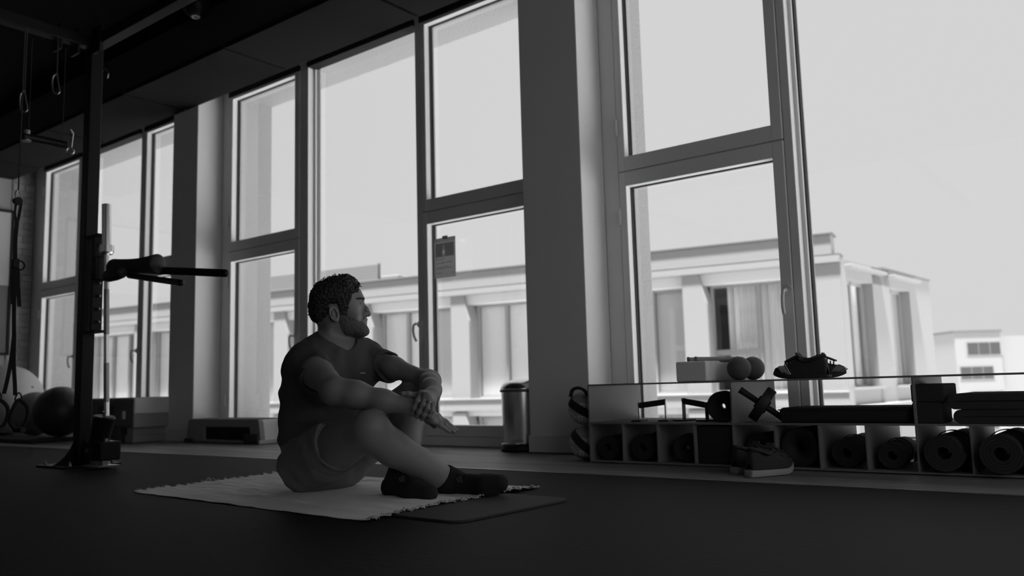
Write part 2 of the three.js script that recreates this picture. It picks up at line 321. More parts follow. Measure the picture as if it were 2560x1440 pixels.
// ------------------------------------------------------------ gym equipment on the left
{
  const b = (x0, x1, y0, y1, z0, z1, r = 0.005) => bx(x0, x1, y0, y1, z0, z1, r);
  const PX = -4.985, PZ = -2.35;
  const rig = thing('training_rig', 'black steel training rig with one square upright and overhead beams', 'gym rig', [PX, 0, PZ]);
  obj('upright', [b(-0.038, 0.038, 0.012, 2.56, -0.038, 0.038, 0.008)], mat.blackMetal, rig);
  obj('base_plate', [b(-0.21, 0.15, 0, 0.012, -0.16, 0.16, 0.004)], mat.blackMetal, rig);
  const gus = (s) => { const sh = new THREE.Shape(); sh.moveTo(0, 0.012); sh.lineTo(s * 0.13, 0.012); sh.quadraticCurveTo(s * 0.045, 0.04, s * 0.0, 0.17); sh.lineTo(0, 0.012); const g = new THREE.ExtrudeGeometry(sh, { depth: 0.008, bevelEnabled: false }); return g; };
  for (const s of [-1, 1]) { const g = gus(s); g.translate(s * 0.036, 0, -0.004); obj('gusset', [g], mat.blackMetal, rig); const q = gus(s); q.rotateY(-Math.PI / 2); q.translate(0.004, 0, s * 0.036); obj('gusset', [q], mat.blackMetal, rig); }
  for (const [x, z] of [[-0.18, 0.12], [0.12, 0.12], [-0.18, -0.12], [0.12, -0.12]]) obj('anchor_bolt', [cyl([x, 0.011, z], [x, 0.026, z], 0.011, 0.011, 6), cyl([x, 0.02, z], [x, 0.036, z], 0.005, 0.005, 8)], mat.darkSteel, rig);
  obj('beam', [b(-0.035, 0.035, 2.49, 2.56, 0.038, 5.5, 0.006)], mat.blackMetal, rig);
  obj('beam', [b(0.038, 3.2, 2.49, 2.56, -0.035, 0.035, 0.006)], mat.blackMetal, rig);
  obj('beam', [b(3.13, 3.2, 2.49, 2.56, 0.035, 5.5, 0.006)], mat.blackMetal, rig);
  for (const [x, z] of [[-0.038, 0.1], [-0.038, 0.2], [0.1, 0.038]]) obj('bracket', [b(x - 0.05, x + 0.05, 2.44, 2.6, z - 0.008, z + 0.008, 0.004)], mat.blackMetal, rig);
  for (const y of [2.46, 2.52, 2.58]) obj('bolt', [cyl([0.036, y, 0.02], [0.05, y, 0.02], 0.01, 0.01, 6)], mat.darkSteel, rig);
  obj('hook', [tube([[0.036, 2.36, -0.03], [0.055, 2.37, -0.04], [0.07, 2.345, -0.05], [0.066, 2.31, -0.05]], 0.005, 20, 8)], mat.darkSteel, rig);
  // pull-up bar hung lower between two eye hooks
  const pull = thing('hanging_bar', 'short black bar hanging level under the rig beam with pale end caps', 'exercise bar', [-5.1, 1.9, -2.13]);
  obj('bar', [cyl([0, 0, -0.12], [0, 0, 0.12], 0.022, 0.022, 20)], mat.blackMetal, pull);
  obj('end_cap', [cyl([0, 0.04, 0.1], [0, -0.02, 0.1], 0.017, 0.017, 18), cyl([0, -0.02, 0.1], [0, -0.027, 0.1], 0.026, 0.026, 18)], mat.darkSteel, pull);
  obj('eye_hook', [tube([[0, 0.1, -0.145], [0, 0.085, -0.158], [0, 0.06, -0.158], [0, -0.01, -0.152]], 0.006, 20, 8), new THREE.TorusGeometry(0.02, 0.0045, 10, 28).rotateY(Math.PI / 3).translate(0, -0.032, -0.148)], mat.steel, pull);
  for (const z of [-0.1, 0.09]) obj('suspension_cord', [cyl([0, 0.02, z], [0, 0.6, z], 0.0025, 0.0025, 6)], mat.blackFabric, pull);
  // carabiners along the beam
  const mkKara = (x, y, z, l) => { const t = thing('carabiner', l, 'carabiner', [x, y, z], 0.9); obj('hook', [tube([[0, 0.07, 0], [-0.018, 0.05, 0], [-0.022, 0, 0], [-0.012, -0.045, 0], [0.006, -0.055, 0], [0.02, -0.04, 0]], 0.0045, 40, 8)], mat.darkSteel, t); obj('gate', [cyl([0.02, -0.04, 0], [0, 0.07, 0], 0.004, 0.004, 8)], mat.darkSteel, t); obj('sling', [cyl([0, 0.07, 0], [0, 2.49 - y, 0], 0.004, 0.004, 6)], mat.blackFabric, t); return t; };
  mkKara(-4.95, 2.2, -2.12, 'steel carabiner hanging closest to the rig upright');
  mkKara(-4.95, 2.05, -1.95, 'steel carabiner hanging lower, above the black suspension straps');
  // black bar attachment on the upright: hole strip, padded hub, two handle bars
  const dip = thing('dip_attachment', 'black dip handles with padded hub bolted to the rig upright', 'dip bars', [-4.86, 0, -2.35]);
  obj('hole_strip', [b(-0.028, 0.006, 0.77, 1.32, -0.03, 0.03, 0.003)], mat.blackMetal, dip);
  obj('flange', [b(-0.09, 0.05, 1.318, 1.332, -0.035, 0.035, 0.003)], mat.blackMetal, dip);
  obj('flange', [b(-0.09, 0.05, 0.758, 0.772, -0.035, 0.035, 0.003)], mat.blackMetal, dip);
  for (let k = 0; k < 7; k++) { const y = 0.82 + k * 0.075; obj('peg', [cyl([0.004, y, 0], [0.026, y, 0], 0.0085, 0.0085, 16), new THREE.SphereGeometry(0.0085, 14, 8).translate(0.026, y, 0)], mat.darkSteel, dip); }
  obj('hub', [b(-0.01, 0.05, 1.06, 1.20, -0.045, 0.045, 0.012), cyl([0.02, 1.18, 0.04], [0.02, 1.18, 0.05], 0.014, 0.014, 12), cyl([0.03, 1.09, 0.04], [0.03, 1.09, 0.052], 0.012, 0.012, 12)], mat.blackMetal, dip);
  { // waisted foam pad
    const pr = []; const L = 0.36; for (let k = 0; k <= 24; k++) { const t = k / 24; pr.push([0.043 + 0.012 * Math.pow(Math.abs(t - 0.55) * 2, 1.7), t * L]); }
    const g = lathe([[0, 0], ...pr, [0.03, L + 0.006], [0, L + 0.008]], 32); g.rotateZ(-Math.PI / 2); g.rotateY(0.16); g.translate(0.165, 1.115, -0.012); g.rotateZ(-0.01); obj('foam_pad', [g], mat.blackRubber, dip);
    const h = lathe([[0, 0], [0.028, 0.004], [0.034, 0.03], [0.036, 0.12], [0.032, 0.2], [0, 0.205]], 28); h.rotateZ(-Math.PI / 2); h.rotateY(-0.1); h.translate(0.21, 1.06, 0.05); obj('foam_pad', [h], mat.blackRubber, dip);
  }
  const bar = (a, c, r) => { const n = V(...c).sub(V(...a)).normalize(); const e = V(...c).addScaledVector(n, 0.0); obj('handle_bar', [cyl(a, c, r, r, 24), new THREE.SphereGeometry(r, 20, 10).translate(e.x, e.y, e.z)], mat.blackMetal, dip); };
  bar([0.3, 1.10, -0.05], [0.921, 1.03, -0.234], 0.0215); bar([0.36, 1.055, 0.0], [1.004, 0.945, 0.071], 0.0165);
  // barbell standing in a landmine holder
  const bb = thing('barbell', 'chrome barbell standing upright in the black holder beside the rig post', 'barbell', [-4.715, 0, -2.35]);
  obj('shaft', [cyl([0.012, 0.2, 0], [-0.05, 1.235, 0], 0.0145, 0.0145, 24)], mat.steel, bb);
  for (const [y0, y1] of [[0.36, 0.58], [0.74, 1.0]]) obj('knurling', [cyl([0.012 - 0.062 * (y0 - 0.2) / 1.035, y0, 0], [0.012 - 0.062 * (y1 - 0.2) / 1.035, y1, 0], 0.0152, 0.0152, 24)], mat.darkSteel, bb);
  obj('sleeve', [cyl([-0.05, 1.235, 0], [-0.0665, 1.5, 0], 0.025, 0.025, 32)], mat.steel, bb);
  obj('collar', [cyl([-0.0485, 1.215, 0], [-0.0508, 1.255, 0], 0.039, 0.039, 36), cyl([-0.0480, 1.205, 0], [-0.0485, 1.216, 0], 0.033, 0.036, 36)], mat.steel, bb);
  const lm = thing('barbell_holder', 'black swivel barbell holder on a steel foot at the rig base', 'barbell holder', [-4.71, 0.012, -2.32]);
  obj('tube', [cyl([-0.025, 0.12, 0], [0.02, 0.265, -0.01], 0.05, 0.058, 28)], mat.blackMetal, lm);
  obj('rim', [cyl([0.02, 0.262, -0.01], [0.022, 0.272, -0.01], 0.058, 0.05, 28)], mat.blackMetal, lm);
  obj('clamp_screw', [cyl([0.04, 0.272, 0.0], [0.043, 0.298, 0.0], 0.011, 0.011, 16)], mat.steel, lm);
  obj('bracket', [b(-0.05, 0.1, 0.032, 0.135, -0.07, 0.05, 0.01), cyl([-0.02, 0.085, -0.075], [-0.02, 0.085, 0.056], 0.052, 0.052, 30)], mat.blackMetal, lm);
  obj('pivot_bolt', [cyl([-0.02, 0.085, 0.05], [-0.02, 0.085, 0.066], 0.013, 0.013, 6), cyl([-0.02, 0.085, 0.06], [-0.02, 0.085, 0.07], 0.007, 0.007, 12)], mat.darkSteel, lm);
  obj('top_bolt', [cyl([0.06, 0.13, 0.0], [0.06, 0.15, 0.0], 0.012, 0.012, 12)], mat.darkSteel, lm);
  obj('foot', [cyl([0.06, 0, 0.01], [0.06, 0.035, 0.01], 0.026, 0.026, 20), cyl([-0.02, 0, 0], [-0.02, 0.035, 0], 0.04, 0.04, 24), b(-0.06, 0.11, 0, 0.006, -0.06, 0.06, 0.002)], mat.darkSteel, lm);

  // suspension trainer on a cord from the beam
  const X = 0, t = thing('suspension_trainer', 'black webbing suspension trainer with foot loops hanging left of the rig', 'suspension trainer', [-4.9, 0, -1.92]);
  const strap = (p, w, th = 0.0025) => { // flat webbing along a smooth path in the y-z plane
    const cv = new THREE.CatmullRomCurve3(p.map(([z, y]) => V(0, y, z))), n = 24, P = [], I = [], wd = V(-0.37, 0, 0.93).multiplyScalar(w / 2), td = V(0.93, 0, 0.37).multiplyScalar(th / 2);
    for (let k = 0; k <= n; k++) { const c = cv.getPoint(k / n); for (const [a, b] of [[1, 1], [-1, 1], [-1, -1], [1, -1]]) { const q = c.clone().addScaledVector(wd, a).addScaledVector(td, b); P.push(q.x, q.y, q.z); } }
    for (let k = 0; k < n; k++) for (let m = 0; m < 4; m++) { const a = k * 4 + m, b = k * 4 + (m + 1) % 4; I.push(a, b, b + 4, a, b + 4, a + 4); }
    I.push(0, 3, 2, 0, 2, 1, n * 4, n * 4 + 1, n * 4 + 2, n * 4, n * 4 + 2, n * 4 + 3);
    const g = new THREE.BufferGeometry(); g.setAttribute('position', new THREE.Float32BufferAttribute(P, 3)); g.setAttribute('uv', new THREE.Float32BufferAttribute(new Float32Array(P.length / 3 * 2), 2)); g.setIndex(I); const q = g.toNonIndexed(); q.computeVertexNormals(); return [q]; };
  obj('cord', [cyl([0, 2.49, 0.0], [0, 1.53, 0], 0.004, 0.004, 8)], mat.blackFabric, t);
  obj('carabiner', [tube([[0, 1.53, 0], [0, 1.515, -0.012], [0, 1.485, -0.012], [0, 1.475, 0], [0, 1.488, 0.011], [0, 1.518, 0.01]], 0.0045, 40, 8, true)], mat.darkSteel, t);
  obj('swivel', [cyl([-0.012, 1.47, 0], [0.012, 1.47, 0], 0.022, 0.022, 24)], mat.blackMetal, t);
  obj('loop', [...strap([[0.008, 1.46], [0.012, 1.41], [0.003, 1.34]], 0.012), ...strap([[-0.016, 1.46], [-0.010, 1.40], [0, 1.34]], 0.016)], mat.blackFabric, t);
  obj('main_strap', strap([[0.0, 1.35], [0.004, 1.25], [0.0, 1.12], [-0.002, 1.0], [-0.004, 0.86], [-0.01, 0.72]], 0.02), mat.blackFabric, t);
  obj('buckle', [b(-0.012, 0.012, 1.10, 1.15, -0.02, 0.016, 0.005), new THREE.TorusGeometry(0.026, 0.0045, 8, 24).rotateY(Math.PI / 2).translate(0, 1.115, -0.022)], mat.blackMetal, t);
  obj('loose_end', [...strap([[-0.014, 1.1], [-0.02, 1.0], [-0.03, 0.89]], 0.02), ...strap([[0.012, 1.1], [0.012, 1.0], [0.006, 0.9]], 0.016)], mat.blackFabric, t);
  obj('branch_strap', strap([[-0.01, 0.74], [-0.014, 0.58], [-0.025, 0.46], [-0.028, 0.41]], 0.02), mat.blackFabric, t);
  obj('branch_strap', strap([[-0.01, 0.74], [0.002, 0.58], [0.02, 0.46], [0.028, 0.42]], 0.02), mat.blackFabric, t);
  const cradle = (z, y, n) => { obj('foot_loop', [tube([[0, y + 0.085, z + 0.008], [0.01, y + 0.05, z - 0.03], [0.0, y, z - 0.04], [-0.01, y - 0.055, z - 0.022], [-0.01, y - 0.068, z + 0.012], [0, y - 0.03, z + 0.048], [0.01, y + 0.03, z + 0.042]], 0.0105, 60, 8, true)], mat.blackFabric, t); obj('handle', [cyl([-0.05, y - 0.075, z + 0.0], [0.05, y - 0.075, z + 0.0], 0.014, 0.014, 16)], mat.blackRubber, t); obj('loop_ring', [tube([[0, y + 0.125, z + 0.01], [0, y + 0.1, z - 0.006], [0, y + 0.08, z + 0.004], [0, y + 0.085, z + 0.026]], 0.004, 24, 6, true)], mat.blackFabric, t); void n; };
  cradle(-0.055, 0.30, 0); cradle(0.045, 0.305, 1);

  // exercise balls on a low black board
  const brd = tag(obj('low_platform', [b(-10.3, -8.06, 0, 0.035, -4.1, -3.35, 0.006)], mat.blackRubber), 'low black board under the exercise balls', 'platform');
  void brd;
  const ball = (x, y, z, r, g, l) => {
    const o = thing('exercise_ball', l, 'exercise ball', [x, 0.035, z], 0.4, 'exercise balls in the corner');
    const s = new THREE.SphereGeometry(r, 64, 48); const p = s.attributes.position;
    for (let i = 0; i < p.count; i++) { const a = Math.acos(Math.max(-1, Math.min(1, p.getY(i) / r))); const k = 1 + 0.0022 * Math.max(0, Math.sin(a * 60)) * (a > 0.5 && a < 2.6 ? 1 : 0); p.setXYZ(i, p.getX(i) * k, p.getY(i) * (p.getY(i) < -0.97 * r ? 0.985 : 1), p.getZ(i) * k); }
    s.computeVertexNormals(); s.rotateZ(1.2); s.translate(0, r * 1.003, 0); obj('skin', [s], M(g, 0.45), o);
    obj('plug', [cyl([r * 0.93, r * 1.34, 0], [r * 0.96, r * 1.35, 0], 0.014, 0.012, 16)], M(0.3, 0.5), o);
  };
  ball(-9.66, 0.39, -3.75, 0.36, 0.5, 'largest pale exercise ball, partly cut off at the picture edge');
  ball(-8.95, 0.25, -3.75, 0.215, 0.22, 'mid grey exercise ball between the pale and the dark ball');
  ball(-8.3, 0.28, -3.7, 0.235, 0.03, 'dark exercise ball closest to the rig post');

  // aerobic steps
  const stepGeo = (L, H, W, hollow) => {
    // long profile with sloped ends and, in the front, an arched hollow
    const s = new THREE.Shape(); const e = 0.03;
    s.moveTo(0, 0); s.lineTo(L, 0); s.lineTo(L - e, H - 0.02); s.quadraticCurveTo(L - e - 0.004, H, L - e - 0.024, H); s.lineTo(e + 0.024, H); s.quadraticCurveTo(e + 0.004, H, e, H - 0.02); s.closePath();
    if (hollow) { const h = new THREE.Path(); h.moveTo(L * 0.24, 0.012); h.lineTo(L * 0.24, H * 0.72); h.lineTo(L * 0.86, H * 0.72); h.lineTo(L * 0.88, 0.012); h.closePath(); s.holes.push(h); }
    return s;
  };
  {
    const st = thing('aerobic_step', 'low aerobic step with ribbed rubber top lying before the wide pillar', 'aerobic step', [-6.6, 0, -4.255], 0);
    const L = 1.03, H = 0.175, W = 0.29;
    const core = new THREE.ExtrudeGeometry(stepGeo(L, H, W, false), { depth: W - 0.06, bevelEnabled: true, bevelSize: 0.006, bevelThickness: 0.01, bevelSegments: 2 }); core.translate(0, 0.007, 0.01);
    obj('body', [core], M(0.8, 0.6), st);
    const front = new THREE.ExtrudeGeometry(stepGeo(L, H, W, true), { depth: 0.04, bevelEnabled: true, bevelSize: 0.006, bevelThickness: 0.004, bevelSegments: 1 }); front.translate(0, 0.007, W - 0.06);
    obj('front_panel', [front], M(0.3, 0.7), st);
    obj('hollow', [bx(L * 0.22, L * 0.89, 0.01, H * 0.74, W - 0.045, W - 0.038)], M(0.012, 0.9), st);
    obj('rubber_top', [bx(0.04, L - 0.04, H + 0.005, H + 0.014, 0.015, W - 0.015, 0.004)], M(0.26, 0.9), st);
    const gs = []; for (let k = 0; k < 46; k++) for (let j = 0; j < 8; j++) gs.push(new THREE.CylinderGeometry(0.005, 0.007, 0.005, 6).translate(0.06 + k * 0.02, H + 0.016, 0.035 + j * 0.03));
    obj('grip_studs', gs, M(0.26, 0.9), st).userData.kind = 'stuff';
    obj('foot', [bx(-0.004, 0.12, 0, 0.03, W - 0.03, W + 0.005, 0.004)], M(0.05, 0.8), st);
    obj('foot', [bx(L - 0.2, L - 0.02, 0, 0.075, W - 0.024, W + 0.002, 0.004)], M(0.05, 0.8), st);
    obj('base_trim', [bx(L - 0.012, L + 0.012, 0, 0.03, 0.0, W, 0.004)], M(0.5, 0.7), st);
  }
  {
    const st = thing('aerobic_step', 'two-tone aerobic step raised on block risers by the far window', 'aerobic step', [-8.02, 0, -4.07], 0);
    const L = 1.03, y0 = 0.125, y1 = 0.385, W = 0.36;
    obj('body', [rbx(L, y1 - y0, W, 0.035, 4).translate(L / 2, (y0 + y1) / 2, W / 2)], M(0.12, 0.6), st);
    obj('end_panel', [rbx(0.03, (y1 - y0) * 0.53, W - 0.02, 0.012).translate(L, y1 - (y1 - y0) * 0.28, W / 2)], M(0.85, 0.7), st);
    obj('lower_band', [rbx(0.028, (y1 - y0) * 0.46, W - 0.01, 0.01).translate(L, y0 + (y1 - y0) * 0.23, W / 2)], M(0.34, 0.7), st);
    obj('grip_hole_rim', [rbx(0.05, 0.07, 0.012, 0.005).translate(L - 0.14, (y0 + y1) / 2 - 0.02, W)], M(0.95, 0.5), st);
    obj('label_plate', [rbx(0.30, 0.09, 0.006, 0.003).translate(L - 0.45, (y0 + y1) / 2 + 0.02, W)], M(0.03, 0.5), st);
    for (const [a, c] of [[0.06, 0.22], [L - 0.4, L - 0.24], [L - 0.16, L - 0.02]]) obj('riser', [bx(a, c, 0, 0.062, 0.02, W - 0.02, 0.006), bx(a + 0.015, c - 0.015, 0.06, 0.13, 0.03, W - 0.03, 0.006)], M(a > 0.8 ? 0.3 : 0.08, 0.7), st);
  }
  // framed board on the end wall
  {
    const w = thing('wall_board', 'framed board on the end wall with a pale upper half', 'wall board', [XL, 0, -4.03]);
    obj('frame', [bx(0, 0.03, 0.9, 2.58, -0.03, 0.0, 0.004), bx(0, 0.03, 2.55, 2.58, -0.0, 1.6, 0.004), bx(0, 0.03, 0.9, 0.93, 0, 1.6, 0.004)], mat.blackMetal, w);
    obj('upper_panel', [bx(0, 0.016, 1.7, 2.55, 0, 1.6)], M(0.62, 0.6), w);
    obj('lower_panel', [bx(0, 0.014, 0.93, 1.7, 0, 1.6)], M(0.16, 0.6), w);
  }
  // round ceiling speaker with a pale ring
  {
    const s = thing('ceiling_speaker', 'black round pendant speaker with a pale ring on the dark ceiling', 'speaker', [-5.5, 3.2, -3.33]);
    obj('shell', [lathe([[0, 0], [0.03, 0.0], [0.06, 0.012], [0.088, 0.045], [0.096, 0.09], [0.096, 0.145], [0, 0.15]], 44)], mat.blackMetal, s);
    obj('ring', [new THREE.TorusGeometry(0.026, 0.0065, 10, 36).rotateX(Math.PI / 2).translate(0, -0.002, 0)], M(0.8, 0.35), s);
  }
  // poster taped to the sash by the middle window
  {
    const p = thing('notice_sheet', 'printed paper notice with a dark picture taped to the window', 'notice', [-3.974, 1.145, -4.262]);
    const c = document.createElement('canvas'); c.width = 256; c.height = 360; const g = c.getContext('2d');
    g.fillStyle = '#8f8f8f'; g.fillRect(0, 0, 256, 360); g.fillStyle = '#777'; g.fillRect(0, 0, 256, 36); g.fillStyle = '#5a5a5a'; g.fillRect(18, 48, 220, 122);
    const rg = g.createLinearGradient(110, 50, 130, 165); rg.addColorStop(0, '#6a6a6a'); rg.addColorStop(1, '#8c8c8c'); g.fillStyle = rg; g.fillRect(104, 60, 26, 104); g.fillStyle = '#a2a2a2'; g.beginPath(); g.arc(118, 128, 17, 0, 7); g.fill();
    g.fillStyle = '#555'; for (const [x, y, w] of [[22, 190, 110], [22, 226, 96], [96, 220, 122], [22, 262, 150], [22, 276, 120], [150, 270, 64], [22, 312, 70], [206, 318, 30], [142, 318, 8]]) g.fillRect(x, y, w, 5);
    const t2 = new THREE.CanvasTexture(c); t2.colorSpace = THREE.SRGBColorSpace;
    const sh = new THREE.PlaneGeometry(0.198, 0.28, 10, 10), ps = sh.attributes.position;
    for (let i = 0; i < ps.count; i++) ps.setZ(i, 0.004 * Math.sin((ps.getX(i) / 0.2 + 0.5) * 3) + 0.002);
    sh.computeVertexNormals(); sh.translate(0.099, 0.14, 0);
    obj('sheet', [sh], new THREE.MeshPhysicalMaterial({ map: t2, roughness: 0.9, transmission: 0.35, thickness: 0, side: THREE.DoubleSide }), p, false);
    obj('tape', [bx(0.08, 0.13, 0.268, 0.292, 0.0055, 0.0065)], M(0.7, 0.4), p);
  }
  // pedal bin in the window niche
  {
    const k = thing('pedal_bin', 'chrome pedal bin with domed lid tucked behind the middle pillar', 'bin', [-3.15, 0, -4.135], 0.5);
    obj('base', [lathe([[0, 0], [0.132, 0], [0.134, 0.012], [0.126, 0.035], [0.118, 0.045], [0, 0.045]], 48)], mat.blackRubber, k);
    obj('body', [lathe([[0.112, 0.04], [0.114, 0.05], [0.121, 0.2], [0.124, 0.358], [0.119, 0.36]], 64)], mat.steel, k);
    obj('rim', [lathe([[0.118, 0.352], [0.13, 0.353], [0.133, 0.362], [0.128, 0.37], [0.118, 0.371]], 64)], M(0.12, 0.3), k);
    obj('lid', [lathe([[0.128, 0.367], [0.127, 0.38], [0.112, 0.405], [0.08, 0.421], [0.04, 0.429], [0, 0.431]], 64)], mat.steel, k);
    obj('pedal', [tube([[-0.06, 0.045, 0.115], [-0.1, 0.048, 0.15], [-0.06, 0.05, 0.185], [0.0, 0.05, 0.19], [0.045, 0.048, 0.15], [0.03, 0.045, 0.118]], 0.005, 40, 8)], mat.steel, k);
  }
}
// ------------------------------------------------------------ low shelf along the right-hand windows and what stands on it
{
  const Z0 = -3.62, Z1 = -4.15, SX = -2.332, PI2 = Math.PI / 2, NB = 17, PT = 0.1905, EX = SX + PT * NB;
  const board = M(0.2, 0.7, { bumpMap: plasterTex, bumpScale: 0.0006 });
  const sh = thing('low_shelf', 'long low shelf of thin pale boards with cube compartments under the right windows', 'shelf', [0, 0, 0]);
  obj('top_board', [bx(SX - 0.004, EX + 0.004, 0.377, 0.385, Z1, Z0, 0.001)], board, sh);
  obj('middle_board', [bx(SX - 0.004, EX + 0.004, 0.187, 0.195, Z1, Z0, 0.001)], board, sh);
  obj('bottom_board', [bx(SX - 0.004, EX + 0.004, 0.0, 0.008, Z1, Z0, 0.001)], board, sh);
  for (let k = 0; k <= NB; k++) obj('divider', [bx(SX + k * PT - 0.004, SX + k * PT + 0.004, 0.008, 0.187, Z1, Z0, 0.001)], board, sh);
  for (let k = 0; k <= NB; k += 4) obj('divider', [bx(SX + k * PT - 0.004, SX + k * PT + 0.004, 0.195, 0.377, Z1, Z0, 0.001)], board, sh);
  const TOP = 0.385, MID = 0.195, LOW = 0.008;

  // top board: two yoga blocks, two rods, two balls, a pair of striped shoes
  const foam = M(0.9, 0.9, { bumpMap: plasterTex, bumpScale: 0.001 });
  const yb = (name, l, x, y, z, w, h, d, turn, m = foam, g) => { const o = obj(name, [rbx(w, h, d, 0.007, 3).translate(0, h / 2, 0)], m); o.position.set(x, y, z); o.rotation.y = turn; return tag(o, l, 'yoga block', g); };
  yb('yoga_block', 'grey foam yoga block at the left on the top board', -1.765, TOP, -3.71, 0.152, 0.094, 0.17, 0.03);
  yb('yoga_block', 'grey foam yoga block behind the two round balls', -1.662, TOP, -3.89, 0.108, 0.086, 0.2, 0);
  const rod = (l, a, b) => { const t = thing('massage_rod', l, 'massage rod', a, 0); const e = [b[0] - a[0], b[1] - a[1], b[2] - a[2]], q = (k) => [e[0] * k, e[1] * k, e[2] * k];
    obj('stick', [cyl([0, 0, 0], e, 0.0095, 0.0095, 22)], M(0.42, 0.5), t); obj('end_cap', [cyl(q(-0.02), q(0.03), 0.0115, 0.0115, 22)], M(0.16, 0.6), t); obj('end_cap', [cyl(q(0.97), q(1.02), 0.0115, 0.0115, 22)], M(0.16, 0.6), t); };
  rod('thin pale rod at the left across the yoga blocks', [-1.80, TOP + 0.1055, -3.68], [-1.655, TOP + 0.1055, -3.80]);
  rod('thin pale rod lying nearer to the two balls', [-1.75, TOP + 0.1055, -3.655], [-1.585, TOP + 0.1, -3.76]);
  const mb = (l, x, z) => { const t = thing('massage_ball', l, 'massage ball', [x, TOP, z], 0, 'massage balls'); obj('ball', [new THREE.SphereGeometry(0.0545, 48, 36).translate(0, 0.0545, 0)], M(0.11, 0.7, { bumpMap: rubberTex, bumpScale: 0.0006 }), t); obj('moulding_seam', [new THREE.TorusGeometry(0.0545, 0.0006, 6, 64).rotateY(0.7).translate(0, 0.0545, 0)], M(0.04, 0.8), t); };
  mb('dark round ball in front, beside the yoga blocks', -1.566, -3.69 - 0.03); 
  mb('dark round ball half hidden behind its twin', -1.548, -3.84);

  // a shoe: lofted upper on a sole; toe along +x
  function shoe(name, l, [x, y, z], turn, o) {
    const t = thing(name, l, 'shoe', [x, y, z], turn, o.group); const L = o.L ?? 0.28, NS = 34, NR = 26, st = o.sole ?? 0.024;
    const hw = (u) => 0.048 * Math.pow(Math.sin(Math.PI * Math.min(1, Math.max(0, 0.06 + u * 0.93))), 0.42) * (0.78 + 0.24 * Math.exp(-Math.pow((u - 0.7) / 0.22, 2)));
    const ht = (u) => { const k = [[0, 0.055], [0.05, 0.085], [0.14, 0.092], [0.28, 0.072], [0.42, 0.082], [0.55, 0.072], [0.72, 0.052], [0.88, 0.04], [0.96, 0.028], [1, 0.012]]; for (let i = 0; i + 1 < k.length; i++) if (u <= k[i + 1][0]) { const s = (u - k[i][0]) / (k[i + 1][0] - k[i][0]), e = s * s * (3 - 2 * s); return k[i][1] + (k[i + 1][1] - k[i][1]) * e; } return 0.01; };
    const loft = (sec) => { const P = [], I = []; for (let i = -1; i <= NS + 1; i++) { const u = Math.min(1, Math.max(0, i / NS)), ring = Array.from({ length: NR + 1 }, (_, j) => sec(u, j / NR)); const c = [0, 1, 2].map((k) => ring.reduce((t, q) => t + q[k], 0) / ring.length); for (const q of ring) P.push(...(i < 0 || i > NS ? c : q)); } for (let i = 0; i < NS + 2; i++) for (let j = 0; j < NR; j++) { const a = i * (NR + 1) + j; I.push(a, a + 1, a + NR + 1, a + 1, a + NR + 2, a + NR + 1); } const g = new THREE.BufferGeometry(); g.setAttribute('position', new THREE.Float32BufferAttribute(P, 3)); g.setIndex(I); g.computeVertexNormals(); g.setAttribute('uv', new THREE.Float32BufferAttribute(new Float32Array(P.length / 3 * 2), 2)); return g; };
    const toeUp = (u) => 0.018 * Math.pow(Math.max(0, (u - 0.68) / 0.32), 2) ;
    obj('upper', [loft((u, v) => { const a = Math.PI * v, w = hw(u), h = ht(u); const c = Math.cos(a), s = Math.sin(a), e = 0.72; return [u * L * 0.98 + 0.004, st * 0.8 + toeUp(u) + h * Math.pow(Math.abs(s), e) * (1 - 0.06 * N3(u * 6, v * 4, 3)), -w * Math.sign(c) * Math.pow(Math.abs(c), e)]; })], o.upper, t);
    const W2 = (u) => hw(u) * 1.07;
    obj('sole', [loft((u, v) => { const a = v * Math.PI * 2, w = W2(u), c = Math.cos(a), s = Math.sin(a), k = 0.35, p = (q) => Math.sign(q) * Math.pow(Math.abs(q), k); return [u * L * 1.03 - 0.005, st / 2 + toeUp(u) + p(s) * st / 2, w * p(c)]; })], o.soleM, t);
    obj('collar', [tube([[0.014, st + 0.083, 0], [0.045, st + 0.074, 0.03], [0.09, st + 0.06, 0.031], [0.122, st + 0.07, 0.02], [0.13, st + 0.074, 0], [0.122, st + 0.07, -0.02], [0.09, st + 0.06, -0.031], [0.045, st + 0.074, -0.03]], 0.0075, 60, 10, true)], o.collar ?? o.upper, t);
    obj('lining', [new THREE.SphereGeometry(1, 20, 10, 0, 6.283, 0, PI2).scale(0.055, 0.006, 0.03).translate(0.072, st + 0.07, 0)], M(0.01, 0.95), t);
    obj('tongue', [rbx(0.07, 0.008, 0.046, 0.0035).rotateZ(-0.42).translate(0.155, st + 0.075, 0), rbx(0.03, 0.007, 0.04, 0.0033).rotateZ(0.9).translate(0.126, st + 0.088, 0)], o.upper, t);
    for (let k = 0; k < 5; k++) { const u = 0.5 + k * 0.062; obj('lace', [tube([[u * L, st + ht(u) * 0.74, -0.027], [u * L + 0.006, st + ht(u) * 1.0 + 0.004, -0.01], [u * L + 0.01, st + ht(u) * 1.0 + 0.004, 0.01], [u * L + 0.014, st + ht(u) * 0.74, 0.027]], 0.0032, 14, 6)], o.lace, t); }
    if (o.stripes) for (let k = 0; k < 5; k++) { const u = o.stripes[0] + k * 0.035; for (const s of [-1, 1]) obj('stripe', [tube([[u * L + 0.02, st * 0.9 + ht(u) * 0.88, s * hw(u) * 0.62], [u * L + 0.004, st * 0.9 + ht(u) * 0.55, s * hw(u) * 0.93], [u * L - 0.012, st * 0.9 + 0.006, s * hw(u) * 1.01]], 0.0022, 10, 6)], o.stripeM, t); }
    return t;
  }
  const dk = M(0.03, 0.85, { bumpMap: clothTex, bumpScale: 0.001 }), wht = M(0.75, 0.7), gryS = M(0.4, 0.7);
